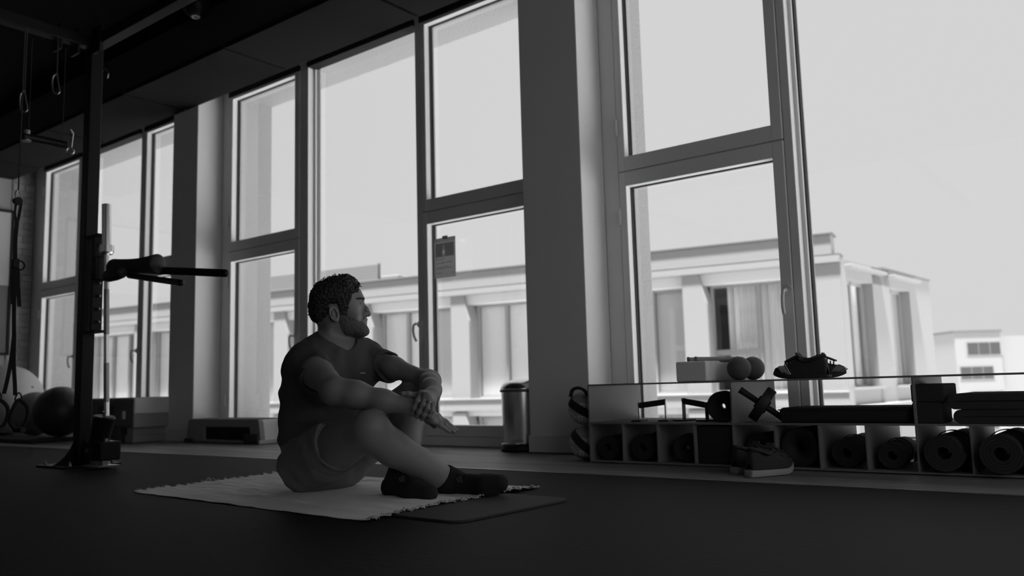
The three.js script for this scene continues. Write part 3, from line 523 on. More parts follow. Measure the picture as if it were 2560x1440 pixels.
  shoe('striped_shoe', 'dark striped shoe with its toe pointing left on the top board', [-1.155, TOP, -3.70], Math.PI - 0.08, { L: 0.245, upper: dk, soleM: M(0.03, 0.7), lace: dk, stripes: [0.66], stripeM: wht, sole: 0.014, group: 'pair of striped shoes' });
  shoe('striped_shoe', 'dark striped shoe with ribbed heel pointing right, behind its twin', [-1.36, TOP, -3.86], 0.08, { L: 0.225, upper: dk, soleM: M(0.03, 0.7), lace: dk, stripes: [0.8], stripeM: gryS, sole: 0.014, group: 'pair of striped shoes' });
  // sneakers on the floor in front of the shelf
  shoe('sneaker', 'black sneaker with white sole standing in front on the wooden strip', [-1.368, -0.004, -3.285], 1.2, { L: 0.25, upper: M(0.03, 0.8), soleM: M(0.34, 0.6), lace: M(0.09, 0.8), sole: 0.03, group: 'pair of sneakers' });
  shoe('sneaker', 'black sneaker with white sole standing behind, closer to the shelf', [-1.468, -0.004, -3.375], 1.15, { L: 0.25, upper: M(0.03, 0.8), soleM: M(0.34, 0.6), lace: M(0.09, 0.8), sole: 0.03, group: 'pair of sneakers' });

  // middle board, left to right: push-up handles, foam roller, ab wheel, bolster, blocks, folded mats
  const pushUp = (l, x, z, turn, sl) => {
    const t = thing('push_up_handle', l, 'push-up bar', [x, MID, z], turn, 'push-up handles');
    obj('grip', [cyl([-0.068, 0.086 - sl, 0], [0.068, 0.086 + sl, 0], 0.0145, 0.0145, 28)], mat.blackRubber, t);
    for (const s of [-1, 1]) { obj('leg', [bx(s * 0.068 - 0.0035, s * 0.068 + 0.0035, 0.008, 0.099 + s * sl, -0.012, 0.012, 0.003), bx(s * 0.068 - 0.004, s * 0.068 + 0.005, 0.084 + s * sl, 0.101 + s * sl, -0.014, 0.014, 0.003)], mat.darkSteel, t); obj('foot', [bx(s * 0.068 - 0.026, s * 0.068 + 0.026, 0, 0.008, -0.06, 0.06, 0.004)], mat.blackRubber, t); }
    return t;
  };
  pushUp('push-up handle at the left end of the middle board', -2.047, -3.76, 0.2, 0.008);
  pushUp('push-up handle whose right leg stands behind the foam roller', -1.83, -3.79, -0.2, -0.010);
  const roller = (name, l, x, y, z, r, len, core, g, turn = 0, cat = 'foam roller') => {
    const t = thing(name, l, cat, [x, y, z], turn); const n = 48;
    obj('roll', [lathe([[core, -len / 2], [r - 0.006, -len / 2], [r, -len / 2 + 0.006], [r, len / 2 - 0.006], [r - 0.006, len / 2], [core, len / 2], [core, -len / 2]], n).rotateX(PI2).translate(0, r, 0)], M(g, 0.85), t);
    return t;
  };
  roller('foam_roller', 'dark hollow foam roller standing end-on between push-up handle and ab wheel', -1.685, MID, -3.80, 0.071, 0.22, 0.015, 0.025, 0.34);
  {
    const t = thing('ab_wheel', 'black ab wheel leaning on one handle, forming a cross', 'ab wheel', [-1.452, MID + 0.0795, -3.685]); t.rotation.order = 'YXZ'; t.rotation.z = -0.633; t.rotation.y = 0.36;
    obj('wheel', [lathe([[0.02, -0.021], [0.078, -0.0225], [0.082, -0.019], [0.083, 0], [0.082, 0.019], [0.078, 0.0225], [0.02, 0.021]], 56).rotateZ(PI2)], mat.blackRubber, t);
    obj('hub', [cyl([-0.028, 0, 0], [0.028, 0, 0], 0.03, 0.03, 30)], mat.blackMetal, t);
    for (const s of [-1, 1]) obj('handle', [cyl([s * 0.026, 0, 0], [s * 0.112, 0, 0], 0.0135, 0.015, 22), cyl([s * 0.108, 0, 0], [s * 0.116, 0, 0], 0.0165, 0.015, 22)], mat.blackRubber, t);
  }
  { const t = thing('bolster', 'long flat black bolster lying along the middle board', 'bolster', [-1.1, MID, -3.79]);
    obj('cushion', [rbx(0.53, 0.066, 0.3, 0.02, 4).translate(0, 0.033, 0)], mat.blackFabric, t); obj('piping', [rbx(0.534, 0.005, 0.304, 0.002).translate(0, 0.056, 0)], mat.blackFabric, t); }
  yb('yoga_block', 'dark block under another, left of the folded mats', -0.768, MID, -3.74, 0.106, 0.083, 0.2, 0, M(0.03, 0.85));
  yb('yoga_block', 'dark block on top of another, against the board divider', -0.758, MID + 0.083, -3.745, 0.122, 0.072, 0.2, -0.05, M(0.035, 0.85));
  const folded = (l, x, y, z, w, h, d, turn) => { // a thick mat folded over: rounded fold at the left
    const t = thing('folded_mat', l, 'folded mat', [x, y, z], turn);
    const s = new THREE.Shape(); s.moveTo(w, 0); s.lineTo(h * 0.5, 0); s.absarc(h * 0.5, h * 0.5, h * 0.5, -PI2, PI2, true); s.lineTo(w, h); s.lineTo(w, h * 0.56); s.lineTo(h * 0.55, h * 0.54); s.absarc(h * 0.55, h * 0.5, h * 0.05, PI2, -PI2, false); s.lineTo(w, h * 0.44); s.closePath();
    obj('mat', [new THREE.ExtrudeGeometry(s, { depth: d, bevelEnabled: true, bevelSize: 0.002, bevelThickness: 0.004, bevelSegments: 2, curveSegments: 20 }).translate(0, 0, -d)], M(0.04, 0.85), t); return t; };
  folded('lower of two folded black mats at the right end of the middle board', -0.672, MID + 0.002, -3.635, 0.42, 0.05, 0.4, -0.06);
  folded('upper of two folded black mats, bulging at the right end', -0.69, MID + 0.057, -3.63, 0.44, 0.056, 0.38, -0.03);

  // lower row: rolled mats and rollers
  const rolledMat = (l, x, r, len, g, z = -3.64, turn = 0) => {
    const t = thing('rolled_mat', l, 'rolled mat', [x, LOW, z], turn); const pts = [], turns = 4, n = 96, th = r * 0.132;
    const out = [], inn = []; for (let k = 0; k <= n; k++) { const a = k / n * turns * 2 * Math.PI, rr = r - 0.004 - (r * 0.58) * (1 - k / n); out.push(new THREE.Vector2(Math.cos(a) * rr, Math.sin(a) * rr + r)); inn.push(new THREE.Vector2(Math.cos(a) * (rr - th), Math.sin(a) * (rr - th) + r)); } void pts;
    const s = new THREE.Shape([...out, ...inn.reverse()]);
    obj('mat', [new THREE.ExtrudeGeometry(s, { depth: len, bevelEnabled: false, curveSegments: 1 }).translate(0, 0, -len)], M(g, 0.85), t); obj('strap', [lathe([[r - 0.006, -0.015], [r - 0.0028, -0.015], [r - 0.0028, 0.015], [r - 0.006, 0.015]], 40).rotateX(PI2).translate(0, r, -0.2)], mat.blackFabric, t); return t; };
  const cx = (k) => SX + (k + 0.5) * PT;
  rolledMat('rolled dark mat in the first cube from the left', cx(0) - 0.005, 0.066, 0.48, 0.02);
  rolledMat('rolled dark mat in the second cube, with a wide hollow', cx(1), 0.07, 0.48, 0.022);
  roller('foam_roller', 'black foam roller in the third cube with light showing through its core', cx(2) - 0.004, LOW, -3.76, 0.064, 0.17, 0.016, 0.022, 0.32);
  yb('storage_box', 'black box filling the fourth cube', cx(3), LOW, -3.87, 0.178, 0.172, 0.46, 0, M(0.02, 0.8)).userData.category = 'box';
  roller('foam_roller', 'black foam roller lying in the cube behind the sneakers', cx(4), LOW, -3.9, 0.07, 0.42, 0.02, 0.022);
  roller('foam_roller', 'thick black roller in the cube right of the sneakers', cx(5), LOW, -3.88, 0.084, 0.46, 0.025, 0.02);
  rolledMat('rolled mat in the cube under the middle of the bolster', cx(6), 0.066, 0.46, 0.015, -3.66, 0.1);
  rolledMat('slanting rolled mat in the cube with the leaning board', cx(7) - 0.012, 0.06, 0.40, 0.02, -3.66, 0.1);
  { const o = obj('leaning_board', [rbx(0.006, 0.176, 0.14, 0.002).translate(0, 0.09, 0)], M(0.02, 0.7)); o.position.set(cx(7) - 0.005, LOW + 0.002, -4.05); o.rotation.z = -0.42; tag(o, 'thin dark board leaning diagonally at the back of a cube', 'board'); }
  rolledMat('fat rolled mat whose top catches window light', cx(8), 0.079, 0.5, 0.03, -3.60);
  rolledMat('fat rolled mat at the picture edge in the last visible cube', cx(9) + 0.006, 0.082, 0.5, 0.03, -3.58);

  // two strapped medicine balls stacked against the shelf end
  const c = document.createElement('canvas'); c.width = 512; c.height = 256; const q = c.getContext('2d'); q.fillStyle = '#b4b4b4'; q.fillRect(0, 0, 512, 256); q.fillStyle = '#f0f0f0'; q.font = 'bold 62px sans-serif';
  for (const x of [0, 256]) { q.save(); q.translate(x + 20, 96); q.rotate(0.16); q.fillText('JO·mm', 0, 22); q.fillText('JO·mm', -6, 84); q.restore(); }
  const ct = new THREE.CanvasTexture(c); ct.colorSpace = THREE.SRGBColorSpace;
  const med = (l, y, tilt) => { const t = thing('medicine_ball', l, 'medicine ball', [-2.432, y, -3.745], 0, 'medicine balls');
    const s = new THREE.SphereGeometry(0.09, 56, 40); s.scale(1, 0.98, 1); s.rotateY(0.45); s.translate(0, 0.0885, 0); obj('ball', [s], M(0.8, 0.8, { map: ct, bumpMap: rubberTex, bumpScale: 0.0006 }), t, false);
    const bnd = lathe(Array.from({ length: 9 }, (_, k) => { const a = (k / 8 - 0.5) * 0.46; return [0.0935 * Math.cos(a), 0.0935 * Math.sin(a)]; }), 56); bnd.rotateX(0.16); bnd.rotateZ(tilt); bnd.rotateY(0.5); bnd.translate(0, 0.088, 0); obj('strap', [bnd], mat.blackFabric, t);
    const hnd = tube([[-0.06, 0.15, 0.03], [-0.045, 0.185, 0.03], [-0.01, 0.195, 0.03], [0.03, 0.18, 0.03], [0.05, 0.155, 0.03]], 0.0085, 30, 8); hnd.scale(1, 1, 1.6); if (y > 0.1) obj('carry_handle', [hnd], mat.blackFabric, t); return t; };
  med('upper medicine ball with a carry handle, resting on another beside the shelf', 0.174, -0.5);
  med('lower medicine ball on the floor, squeezed against the shelf side', -0.004, -0.72);
}
// ------------------------------------------------------------ distance fields and their surfaces
const smin = (a, b, k) => { const h = Math.max(k - Math.abs(a - b), 0) / k; return Math.min(a, b) - h * h * k * 0.25; };
const smax = (a, b, k) => -smin(-a, -b, k);
const cap = (a, b, ra, rb) => { // tapered capsule
  const ax = a[0], ay = a[1], az = a[2], dx = b[0] - ax, dy = b[1] - ay, dz = b[2] - az, L = dx * dx + dy * dy + dz * dz;
  return (x, y, z) => { const px = x - ax, py = y - ay, pz = z - az; let t = (px * dx + py * dy + pz * dz) / L; t = t < 0 ? 0 : t > 1 ? 1 : t; const ex = px - dx * t, ey = py - dy * t, ez = pz - dz * t; return Math.sqrt(ex * ex + ey * ey + ez * ez) - (ra + (rb - ra) * t); };
};
const ell = (c, r) => (x, y, z) => { const a = (x - c[0]) / r[0], b = (y - c[1]) / r[1], d = (z - c[2]) / r[2], k0 = Math.sqrt(a * a + b * b + d * d), a1 = a / r[0], b1 = b / r[1], d1 = d / r[2], k1 = Math.sqrt(a1 * a1 + b1 * b1 + d1 * d1); return k1 < 1e-9 ? -Math.min(...r) : k0 * (k0 - 1) / k1; };
const blend = (list, k) => (x, y, z) => { let d = list[0](x, y, z); for (let i = 1; i < list.length; i++) d = smin(d, list[i](x, y, z), k); return d; };
// surface nets over a box; blocks far from the surface are skipped; keep(x,y,z) may leave out cells
function surface(f, lo, hi, h, keep) {
  const n = [0, 1, 2].map((k) => Math.ceil((hi[k] - lo[k]) / h) + 1), [nx, ny, nz] = n, F = new Float32Array(nx * ny * nz), B = 6;
  for (let k = 0; k < nz; k += B) for (let j = 0; j < ny; j += B) for (let i = 0; i < nx; i += B) {
    const x = lo[0] + (i + B / 2) * h, y = lo[1] + (j + B / 2) * h, z = lo[2] + (k + B / 2) * h, d = f(x, y, z), far = Math.abs(d) > B * h * 1.5;
    for (let c = k; c < Math.min(k + B, nz); c++) for (let b = j; b < Math.min(j + B, ny); b++) for (let a = i; a < Math.min(i + B, nx); a++)
      F[(c * ny + b) * nx + a] = far ? d : f(lo[0] + a * h, lo[1] + b * h, lo[2] + c * h);
  }
  const id = new Int32Array(nx * ny * nz).fill(-1), P = [], I = [];
  const at = (i, j, k) => F[(k * ny + j) * nx + i];
  for (let k = 0; k < nz - 1; k++) for (let j = 0; j < ny - 1; j++) for (let i = 0; i < nx - 1; i++) {
    let s = 0, cnt = 0, X = 0, Y = 0, Z = 0; const v = [];
    for (let q = 0; q < 8; q++) { const w = at(i + (q & 1), j + (q >> 1 & 1), k + (q >> 2)); v.push(w); if (w < 0) s++; }
    if (s === 0 || s === 8) continue;
    for (let q = 0; q < 8; q++) for (const bit of [1, 2, 4]) { if (q & bit) continue; const u = v[q], w = v[q | bit]; if ((u < 0) === (w < 0)) continue; const t = u / (u - w); X += (q & 1) + (bit === 1 ? t : 0); Y += (q >> 1 & 1) + (bit === 2 ? t : 0); Z += (q >> 2) + (bit === 4 ? t : 0); cnt++; }
    X = lo[0] + (i + X / cnt) * h; Y = lo[1] + (j + Y / cnt) * h; Z = lo[2] + (k + Z / cnt) * h;
    if (keep && !keep(X, Y, Z)) continue;
    id[(k * ny + j) * nx + i] = P.length / 3; P.push(X, Y, Z);
  }
  const quad = (a, b, c, d, flip) => { if (a < 0 || b < 0 || c < 0 || d < 0) return; flip ? I.push(a, c, b, a, d, c) : I.push(a, b, c, a, c, d); };
  const ix = (i, j, k) => id[(k * ny + j) * nx + i];
  for (let k = 1; k < nz - 1; k++) for (let j = 1; j < ny - 1; j++) for (let i = 1; i < nx - 1; i++) {
    const u = at(i, j, k) < 0;
    if (u !== at(i + 1, j, k) < 0) quad(ix(i, j - 1, k - 1), ix(i, j, k - 1), ix(i, j, k), ix(i, j - 1, k), !u);
    if (u !== at(i, j + 1, k) < 0) quad(ix(i - 1, j, k - 1), ix(i - 1, j, k), ix(i, j, k), ix(i, j, k - 1), !u);
    if (u !== at(i, j, k + 1) < 0) quad(ix(i - 1, j - 1, k), ix(i, j - 1, k), ix(i, j, k), ix(i - 1, j, k), !u);
  }
  const N = new Float32Array(P.length), e = h * 0.5;
  for (let q = 0; q < P.length; q += 3) { const x = P[q], y = P[q + 1], z = P[q + 2]; let a = f(x + e, y, z) - f(x - e, y, z), b = f(x, y + e, z) - f(x, y - e, z), c = f(x, y, z + e) - f(x, y, z - e); const L = Math.hypot(a, b, c) || 1; N[q] = a / L; N[q + 1] = b / L; N[q + 2] = c / L; }
  const g = new THREE.BufferGeometry(); g.setAttribute('position', new THREE.Float32BufferAttribute(P, 3)); g.setAttribute('normal', new THREE.BufferAttribute(N, 3)); g.setAttribute('uv', new THREE.BufferAttribute(new Float32Array(P.length / 3 * 2), 2)); g.setIndex(I);
  return g;
}
const joined = (gs) => { const g = gs.length > 1 ? mergeGeometries(gs) : gs[0]; return boxUV(g); };

// ------------------------------------------------------------ the seated man
{
  const ORG = [-2.66, 0, -2.19];
  const man = thing('person', 'bearded man in dark T-shirt and shorts sitting with arms on drawn-up knees', 'person', ORG);
  const part = (name, g, m) => { g.translate(-ORG[0], -ORG[1], -ORG[2]); const o = new THREE.Mesh(g, m); o.castShadow = o.receiveShadow = true; o.name = sub(man, name); man.add(o); return o; };
  const J = {
    rHip: [-2.625, 0.108, -2.10], lHip: [-2.66, 0.112, -2.285], rKnee: [-2.194, 0.246, -2.012], lKnee: [-2.335, 0.366, -2.385], rAnk: [-2.080, 0.050, -2.29], lAnk: [-2.203, 0.076, -2.172],
    rSh: [-2.590, 0.495, -2.05], rEl: [-2.312, 0.388, -1.959], rWr: [-2.0854, 0.3202, -2.1132], lSh: [-2.572, 0.518, -2.345], lEl: [-2.242, 0.414, -2.36], lWr: [-2.0649, 0.3581, -2.1871],
  };
  const mix = (a, b, t) => [a[0] + (b[0] - a[0]) * t, a[1] + (b[1] - a[1]) * t, a[2] + (b[2] - a[2]) * t];
  const off = (a, x, y, z) => [a[0] + x, a[1] + y, a[2] + z];
  // head frame
  const HO = [-2.579, 0.683, -2.186], fx = 0.648, fz = -0.7615;
  const toHead = (x, y, z) => { const a = x - HO[0], c = z - HO[2]; return [a * fx + c * fz, y - HO[1], a * fz - c * fx]; };   // forward, up, to his left
  const fromHead = (f, u, l) => [HO[0] + f * fx + l * fz, HO[1] + u, HO[2] + f * fz - l * fx];
  // torso: chain in a space flattened front to back, so that it is wider than deep
  const ZC = -2.192, KZ = 0.66;
  const sq = (p) => [p[0], p[1], (p[2] - ZC) * KZ];
  const spine = [[[-2.648, 0.11, ZC], 0.096], [[-2.678, 0.21, ZC], 0.090], [[-2.672, 0.31, ZC], 0.095], [[-2.642, 0.41, ZC], 0.104], [[-2.615, 0.475, ZC], 0.096], [[-2.60, 0.525, ZC], 0.064]];
  const spineC = []; for (let i = 0; i + 1 < spine.length; i++) spineC.push(cap(sq(spine[i][0]), sq(spine[i + 1][0]), spine[i][1], spine[i + 1][1]));
  const spineF = blend(spineC, 0.05);
  const trunk0 = (x, y, z) => spineF(x, y, (z - ZC) * KZ);
  const delt = blend([cap(off(J.rSh, 0.0, -0.005, 0), off(J.rSh, 0.005, 0.0, -0.1), 0.066, 0.07), cap(off(J.lSh, 0, -0.005, 0), off(J.lSh, -0.005, 0, 0.1), 0.064, 0.07), cap(off(J.rSh, -0.01, 0.02, -0.04), [-2.612, 0.568, -2.165], 0.043, 0.046), cap(off(J.lSh, -0.01, 0.015, 0.05), [-2.608, 0.568, -2.215], 0.040, 0.046),
    ell([-2.565, 0.455, -2.115], [0.07, 0.075, 0.085]), ell([-2.565, 0.455, -2.265], [0.07, 0.075, 0.085])], 0.05);
  const trunk = (x, y, z) => smin(trunk0(x, y, z), delt(x, y, z), 0.06);
  const neckBase = [-2.612, 0.55, -2.19];
  const neck = blend([cap(neckBase, fromHead(-0.006, -0.055, 0), 0.044, 0.038), cap([-2.605, 0.545, -2.19], fromHead(-0.026, -0.015, 0), 0.043, 0.037), cap([-2.578, 0.535, -2.165], fromHead(-0.02, -0.012, -0.045), 0.015, 0.015), cap([-2.578, 0.535, -2.2], fromHead(-0.02, -0.012, 0.045), 0.015, 0.015)], 0.022);
  const arm = (sh, el, wr, bump, sc = 1) => { const u1 = mix(sh, el, 0.45), f1 = mix(el, wr, 0.26), f2 = mix(el, wr, 0.62); return blend([cap(sh, u1, 0.054 * sc, 0.048 * sc), cap(u1, el, 0.048 * sc, 0.040 * sc), cap(el, f1, 0.041 * sc, 0.044 * sc), cap(f1, f2, 0.044 * sc, 0.035), cap(f2, wr, 0.035, 0.0275), ...bump], 0.035); };
  const rArm = arm(J.rSh, J.rEl, J.rWr, [cap(off(mix(J.rSh, J.rEl, 0.4), 0.01, 0.012, 0.01), off(mix(J.rSh, J.rEl, 0.75), 0.008, 0.012, 0.01), 0.04, 0.034), cap(off(J.rEl, -0.01, -0.012, 0.008), off(J.rEl, 0, -0.008, 0.004), 0.03, 0.03)]);
  const lArm = arm(J.lSh, J.lEl, J.lWr, [cap(off(J.lEl, 0.01, -0.002, -0.006), off(J.lEl, 0.006, 0, 0), 0.029, 0.029)], 0.81);
  const leg = (hip, knee, ank, calfOff) => { const t1 = mix(hip, knee, 0.35), c1 = off(mix(knee, ank, 0.3), ...calfOff), c2 = off(mix(knee, ank, 0.62), calfOff[0] * 0.5, calfOff[1] * 0.5, calfOff[2] * 0.5); return blend([cap(hip, t1, 0.096, 0.09), cap(t1, knee, 0.088, 0.056), cap(knee, c1, 0.05, 0.049), cap(c1, c2, 0.049, 0.040), cap(c2, ank, 0.039, 0.033), cap(knee, ank, 0.047, 0.032)], 0.045); };
  const rLeg0 = leg(J.rHip, J.rKnee, J.rAnk, [-0.014, -0.012, -0.004]), lLeg0 = leg(J.lHip, J.lKnee, J.lAnk, [-0.02, -0.006, 0.006]);
  const quad = cap(off(mix(J.rHip, J.rKnee, 0.28), 0, 0.045, 0.006), off(mix(J.rHip, J.rKnee, 0.8), 0, 0.016, 0), 0.074, 0.054), lQuad = cap(off(mix(J.lHip, J.lKnee, 0.3), 0, 0.03, 0), off(mix(J.lHip, J.lKnee, 0.8), 0, 0.012, 0), 0.072, 0.054);
  const rLeg = (x, y, z) => smin(smin(rLeg0(x, y, z), quad(x, y, z), 0.04), Math.hypot(x - J.rKnee[0] - 0.012, y - J.rKnee[1] - 0.014, z - J.rKnee[2]) - 0.05, 0.03);
  const lLeg = (x, y, z) => smin(smin(lLeg0(x, y, z), lQuad(x, y, z), 0.04), Math.hypot(x - J.lKnee[0] - 0.012, y - J.lKnee[1] - 0.014, z - J.lKnee[2]) - 0.05, 0.03);
  const foot = (ank, heel, ball, toe) => blend([cap(ank, heel, 0.036, 0.031), cap(off(heel, 0, 0.004, 0), ball, 0.031, 0.034), cap(ank, mix(heel, ball, 0.75), 0.036, 0.03), cap(ball, toe, 0.033, 0.022), cap(off(ball, 0.008, 0.0, 0.02), off(toe, 0, -0.002, 0.018), 0.026, 0.018), cap(off(ball, -0.01, 0, -0.02), off(toe, -0.012, -0.002, -0.016), 0.026, 0.017)], 0.03);
  const rFoot = foot(J.rAnk, [-2.078, 0.030, -2.296], [-1.925, 0.038, -2.312], [-1.882, 0.050, -2.335]), lFoot = foot(J.lAnk, [-2.244, 0.034, -2.164], [-2.09, 0.031, -2.133], [-2.035, 0.029, -2.136]);
  // hands
  const H = { rW: [-2.0854, 0.3202, -2.1132], rP: [-2.0095, 0.2727, -2.1345], rR: [-2.0153, 0.2772, -2.1548], rM: [-2.0243, 0.2818, -2.1726], rI: [-2.0365, 0.2867, -2.1879], rP1: [-1.9945, 0.2583, -2.1521], rR1: [-1.9966, 0.2569, -2.1787], rM1: [-2.0055, 0.2627, -2.1989], rI1: [-2.0238, 0.2676, -2.2108], rPt: [-1.9798, 0.2350, -2.1822], rRt: [-1.9803, 0.2335, -2.2075], rMt: [-1.9912, 0.2377, -2.2303], rIt: [-2.0117, 0.2454, -2.2387], rT0: [-2.0891, 0.2952, -2.1523], rT1: [-2.0761, 0.2718, -2.1786], rT2: [-2.0602, 0.2516, -2.1940],
    lW: [-2.0649, 0.3581, -2.1871], lI: [-2.0623, 0.3691, -2.1301], lM: [-2.0380, 0.3620, -2.1246], lR: [-2.0203, 0.3480, -2.1276], lP: [-2.0144, 0.3311, -2.1410], lI1: [-2.0452, 0.3437, -2.0962], lM1: [-2.0254, 0.3297, -2.1009], lR1: [-2.0112, 0.3172, -2.1074], lP1: [-2.0025, 0.3085, -2.1218], lI2: [-2.0548, 0.3195, -2.0899], lM2: [-2.0374, 0.3056, -2.0952], lR2: [-2.0233, 0.2957, -2.1039], lP2: [-2.0120, 0.2910, -2.1196], lIt: [-2.0705, 0.3016, -2.0957], lMt: [-2.0548, 0.2877, -2.1010], lRt: [-2.0396, 0.2806, -2.1087], lPt: [-2.0251, 0.2799, -2.1252], lT0: [-2.0691, 0.3559, -2.1650], lT1: [-2.0868, 0.3626, -2.1312], lT2: [-2.1028, 0.3661, -2.1119], lT3: [-2.1166, 0.3695, -2.0944] };
  const finger = (p, r) => { const L = []; for (let i = 0; i + 1 < p.length; i++) L.push(cap(H[p[i]], H[p[i + 1]], r * (1 - 0.08 * i), r * (1 - 0.08 * (i + 1)))); for (let i = 1; i + 1 < p.length; i++) { const c = H[p[i]], rr = r * 1.1; L.push((x, y, z) => Math.hypot(x - c[0], y - c[1], z - c[2]) - rr); } return blend(L, 0.004); };
  const palm = (s, w) => blend(['I', 'M', 'R', 'P'].map((k) => cap(w, H[s + k], 0.0175, 0.0115)).concat([cap(mix(w, H[s + 'I'], 0.4), H[s + 'T0'], 0.015, 0.0155), cap(w, mix(H[s + 'M'], H[s + 'R'], 0.5), 0.021, 0.0125)]), 0.014);
  const fingersR = [['rP', 'rP1', 'rPt'], ['rR', 'rR1', 'rRt'], ['rM', 'rM1', 'rMt'], ['rI', 'rI1', 'rIt']].map((p, i) => finger(p, [0.0084, 0.0092, 0.0096, 0.0092][i])).concat([finger(['rT0', 'rT1', 'rT2'], 0.0108)]);
  const fingersL = [['lP', 'lP1', 'lP2', 'lPt'], ['lR', 'lR1', 'lR2', 'lRt'], ['lM', 'lM1', 'lM2', 'lMt'], ['lI', 'lI1', 'lI2', 'lIt']].map((p, i) => finger(p, [0.0086, 0.0094, 0.0098, 0.0094][i])).concat([finger(['lT0', 'lT1', 'lT2', 'lT3'], 0.0108)]);
  const union = (list) => (x, y, z) => { let d = 1e9; for (const q of list) d = Math.min(d, q(x, y, z)); return d; };
  const palmR = palm('r', H.rW), palmL = palm('l', H.lW), fR = union(fingersR), fL = union(fingersL);
  const handR = (x, y, z) => smin(palmR(x, y, z), fR(x, y, z), 0.006), handL = (x, y, z) => smin(palmL(x, y, z), fL(x, y, z), 0.006);
  const nearHand = (x, y, z) => Math.hypot(x + 2.045, y - 0.305, z + 2.15) - 0.15;
  const armsF = (x, y, z) => {
    let r = rArm(x, y, z), l = lArm(x, y, z); if (nearHand(x, y, z) < 0.1) { r = smin(r, handR(x, y, z), 0.018); l = smin(l, handL(x, y, z), 0.018); }
    return Math.min(r, l);
  };
  // head in its own frame
  const hs = [ell([-0.004, 0.060, 0], [0.088, 0.078, 0.0735]), ell([0.03, 0.078, 0], [0.062, 0.064, 0.064]), ell([-0.045, 0.012, 0], [0.05, 0.05, 0.058]), ell([0.045, 0.032, 0], [0.062, 0.074, 0.060]), ell([0.055, -0.042, 0], [0.062, 0.044, 0.050]), ell([0.02, -0.012, 0], [0.066, 0.066, 0.058])];
  const skull = blend(hs, 0.03);
  const S = (c, r) => (x, y, z) => Math.hypot(x - c[0], y - c[1], z - c[2]) - r;
  const add = [[S([0.104, -0.064, 0], 0.022), 0.02], [S([0.094, -0.066, 0.016], 0.018), 0.02], [S([0.094, -0.066, -0.016], 0.018), 0.02], [S([0.071, 0.006, 0.043], 0.021), 0.02], [S([0.071, 0.006, -0.043], 0.021), 0.02], [cap([0.0965, 0.0615, -0.034], [0.1025, 0.064, 0.0], 0.0105, 0.0095), 0.012], [cap([0.0965, 0.0615, 0.034], [0.1025, 0.064, 0.0], 0.0105, 0.0095), 0.012],
    [cap([0.084, 0.084, -0.022], [0.084, 0.086, 0.022], 0.012, 0.012), 0.03], [S([0.104, -0.017, 0], 0.0165), 0.018]];
  const nose = blend([cap([0.094, 0.045, 0], [0.104, 0.008, 0], 0.011, 0.0125), cap([0.1005, 0.054, 0], [0.1215, 0.0225, 0], 0.0078, 0.0086), cap([0.1215, 0.0225, 0], [0.1295, 0.0035, 0], 0.0086, 0.0110), cap([0.112, 0.0005, -0.012], [0.118, 0.000, -0.011], 0.0085, 0.0078), cap([0.112, 0.0005, 0.012], [0.118, 0.000, 0.011], 0.0085, 0.0078)], 0.009);
  const lips = blend([cap([0.1165, -0.0205, -0.013], [0.1205, -0.0195, 0], 0.0046, 0.0062), cap([0.1165, -0.0205, 0.013], [0.1205, -0.0195, 0], 0.0046, 0.0062), cap([0.113, -0.031, -0.012], [0.1175, -0.0325, 0], 0.0052, 0.0072), cap([0.113, -0.031, 0.012], [0.1175, -0.0325, 0], 0.0052, 0.0072)], 0.002);
  const lid = (s) => blend([cap([0.084, 0.046, s * 0.045], [0.097, 0.0485, s * 0.031], 0.0042, 0.0046), cap([0.097, 0.0485, s * 0.031], [0.094, 0.044, s * 0.018], 0.0046, 0.0038), cap([0.085, 0.035, s * 0.044], [0.094, 0.0325, s * 0.031], 0.0036, 0.0038), cap([0.094, 0.0325, s * 0.031], [0.093, 0.036, s * 0.018], 0.0038, 0.0034)], 0.004);
  const lidL = lid(1), lidR = lid(-1);
  const ear = (s) => { const th = -0.32, co = Math.cos(th), si = Math.sin(th); return (f, u, l) => {
    const F = f + 0.004, U = u + 0.002, a = F * co - U * si, b = F * si + U * co, o = s * l - 0.0735 + a * 0.32;   // ear plane flares out at the back
    const q = Math.hypot(a / 0.0165, b / 0.0295); const rim = Math.hypot((q - 0.86) * 0.019, o - 0.006) - 0.0042, bowl = Math.hypot(Math.max(0, q - 0.72) * 0.02, o + 0.005) - 0.0042, lobe = Math.hypot(a - 0.002, b + 0.027, o - 0.003) - 0.0072, anti = Math.hypot((Math.hypot((a - 0.003) / 0.0105, (b + 0.001) / 0.0195) - 0.9) * 0.013, o - 0.004) - 0.0026;
    return smin(smin(smin(rim, bowl, 0.004), lobe, 0.006), a < 0.004 ? anti : 1, 0.003); }; };
  const earL = ear(1), earR = ear(-1);
  const headF = (x, y, z) => {
    const [f, u, l] = toHead(x, y, z); let d = skull(f, u, l);
    if (d > 0.1) return d;
    for (const [q, k] of add) d = smin(d, q(f, u, l), k);
    d = smax(d, -(Math.hypot(f - 0.112, u - 0.0405, l - 0.034) - 0.0195), 0.007); d = smax(d, -(Math.hypot(f - 0.112, u - 0.0405, l + 0.034) - 0.0195), 0.007);
    d = smin(d, nose(f, u, l), 0.009); d = smax(d, -(Math.hypot(f - 0.116, u + 0.0095, l - 0.0065) - 0.0035), 0.004); d = smax(d, -(Math.hypot(f - 0.116, u + 0.0095, l + 0.0065) - 0.0035), 0.004);
    d = smin(d, lips(f, u, l), 0.005);
    d = smin(d, Math.min(lidL(f, u, l), lidR(f, u, l)), 0.004);
    d = smin(d, Math.min(earL(f, u, l), earR(f, u, l)), 0.006);
    return d;
  };
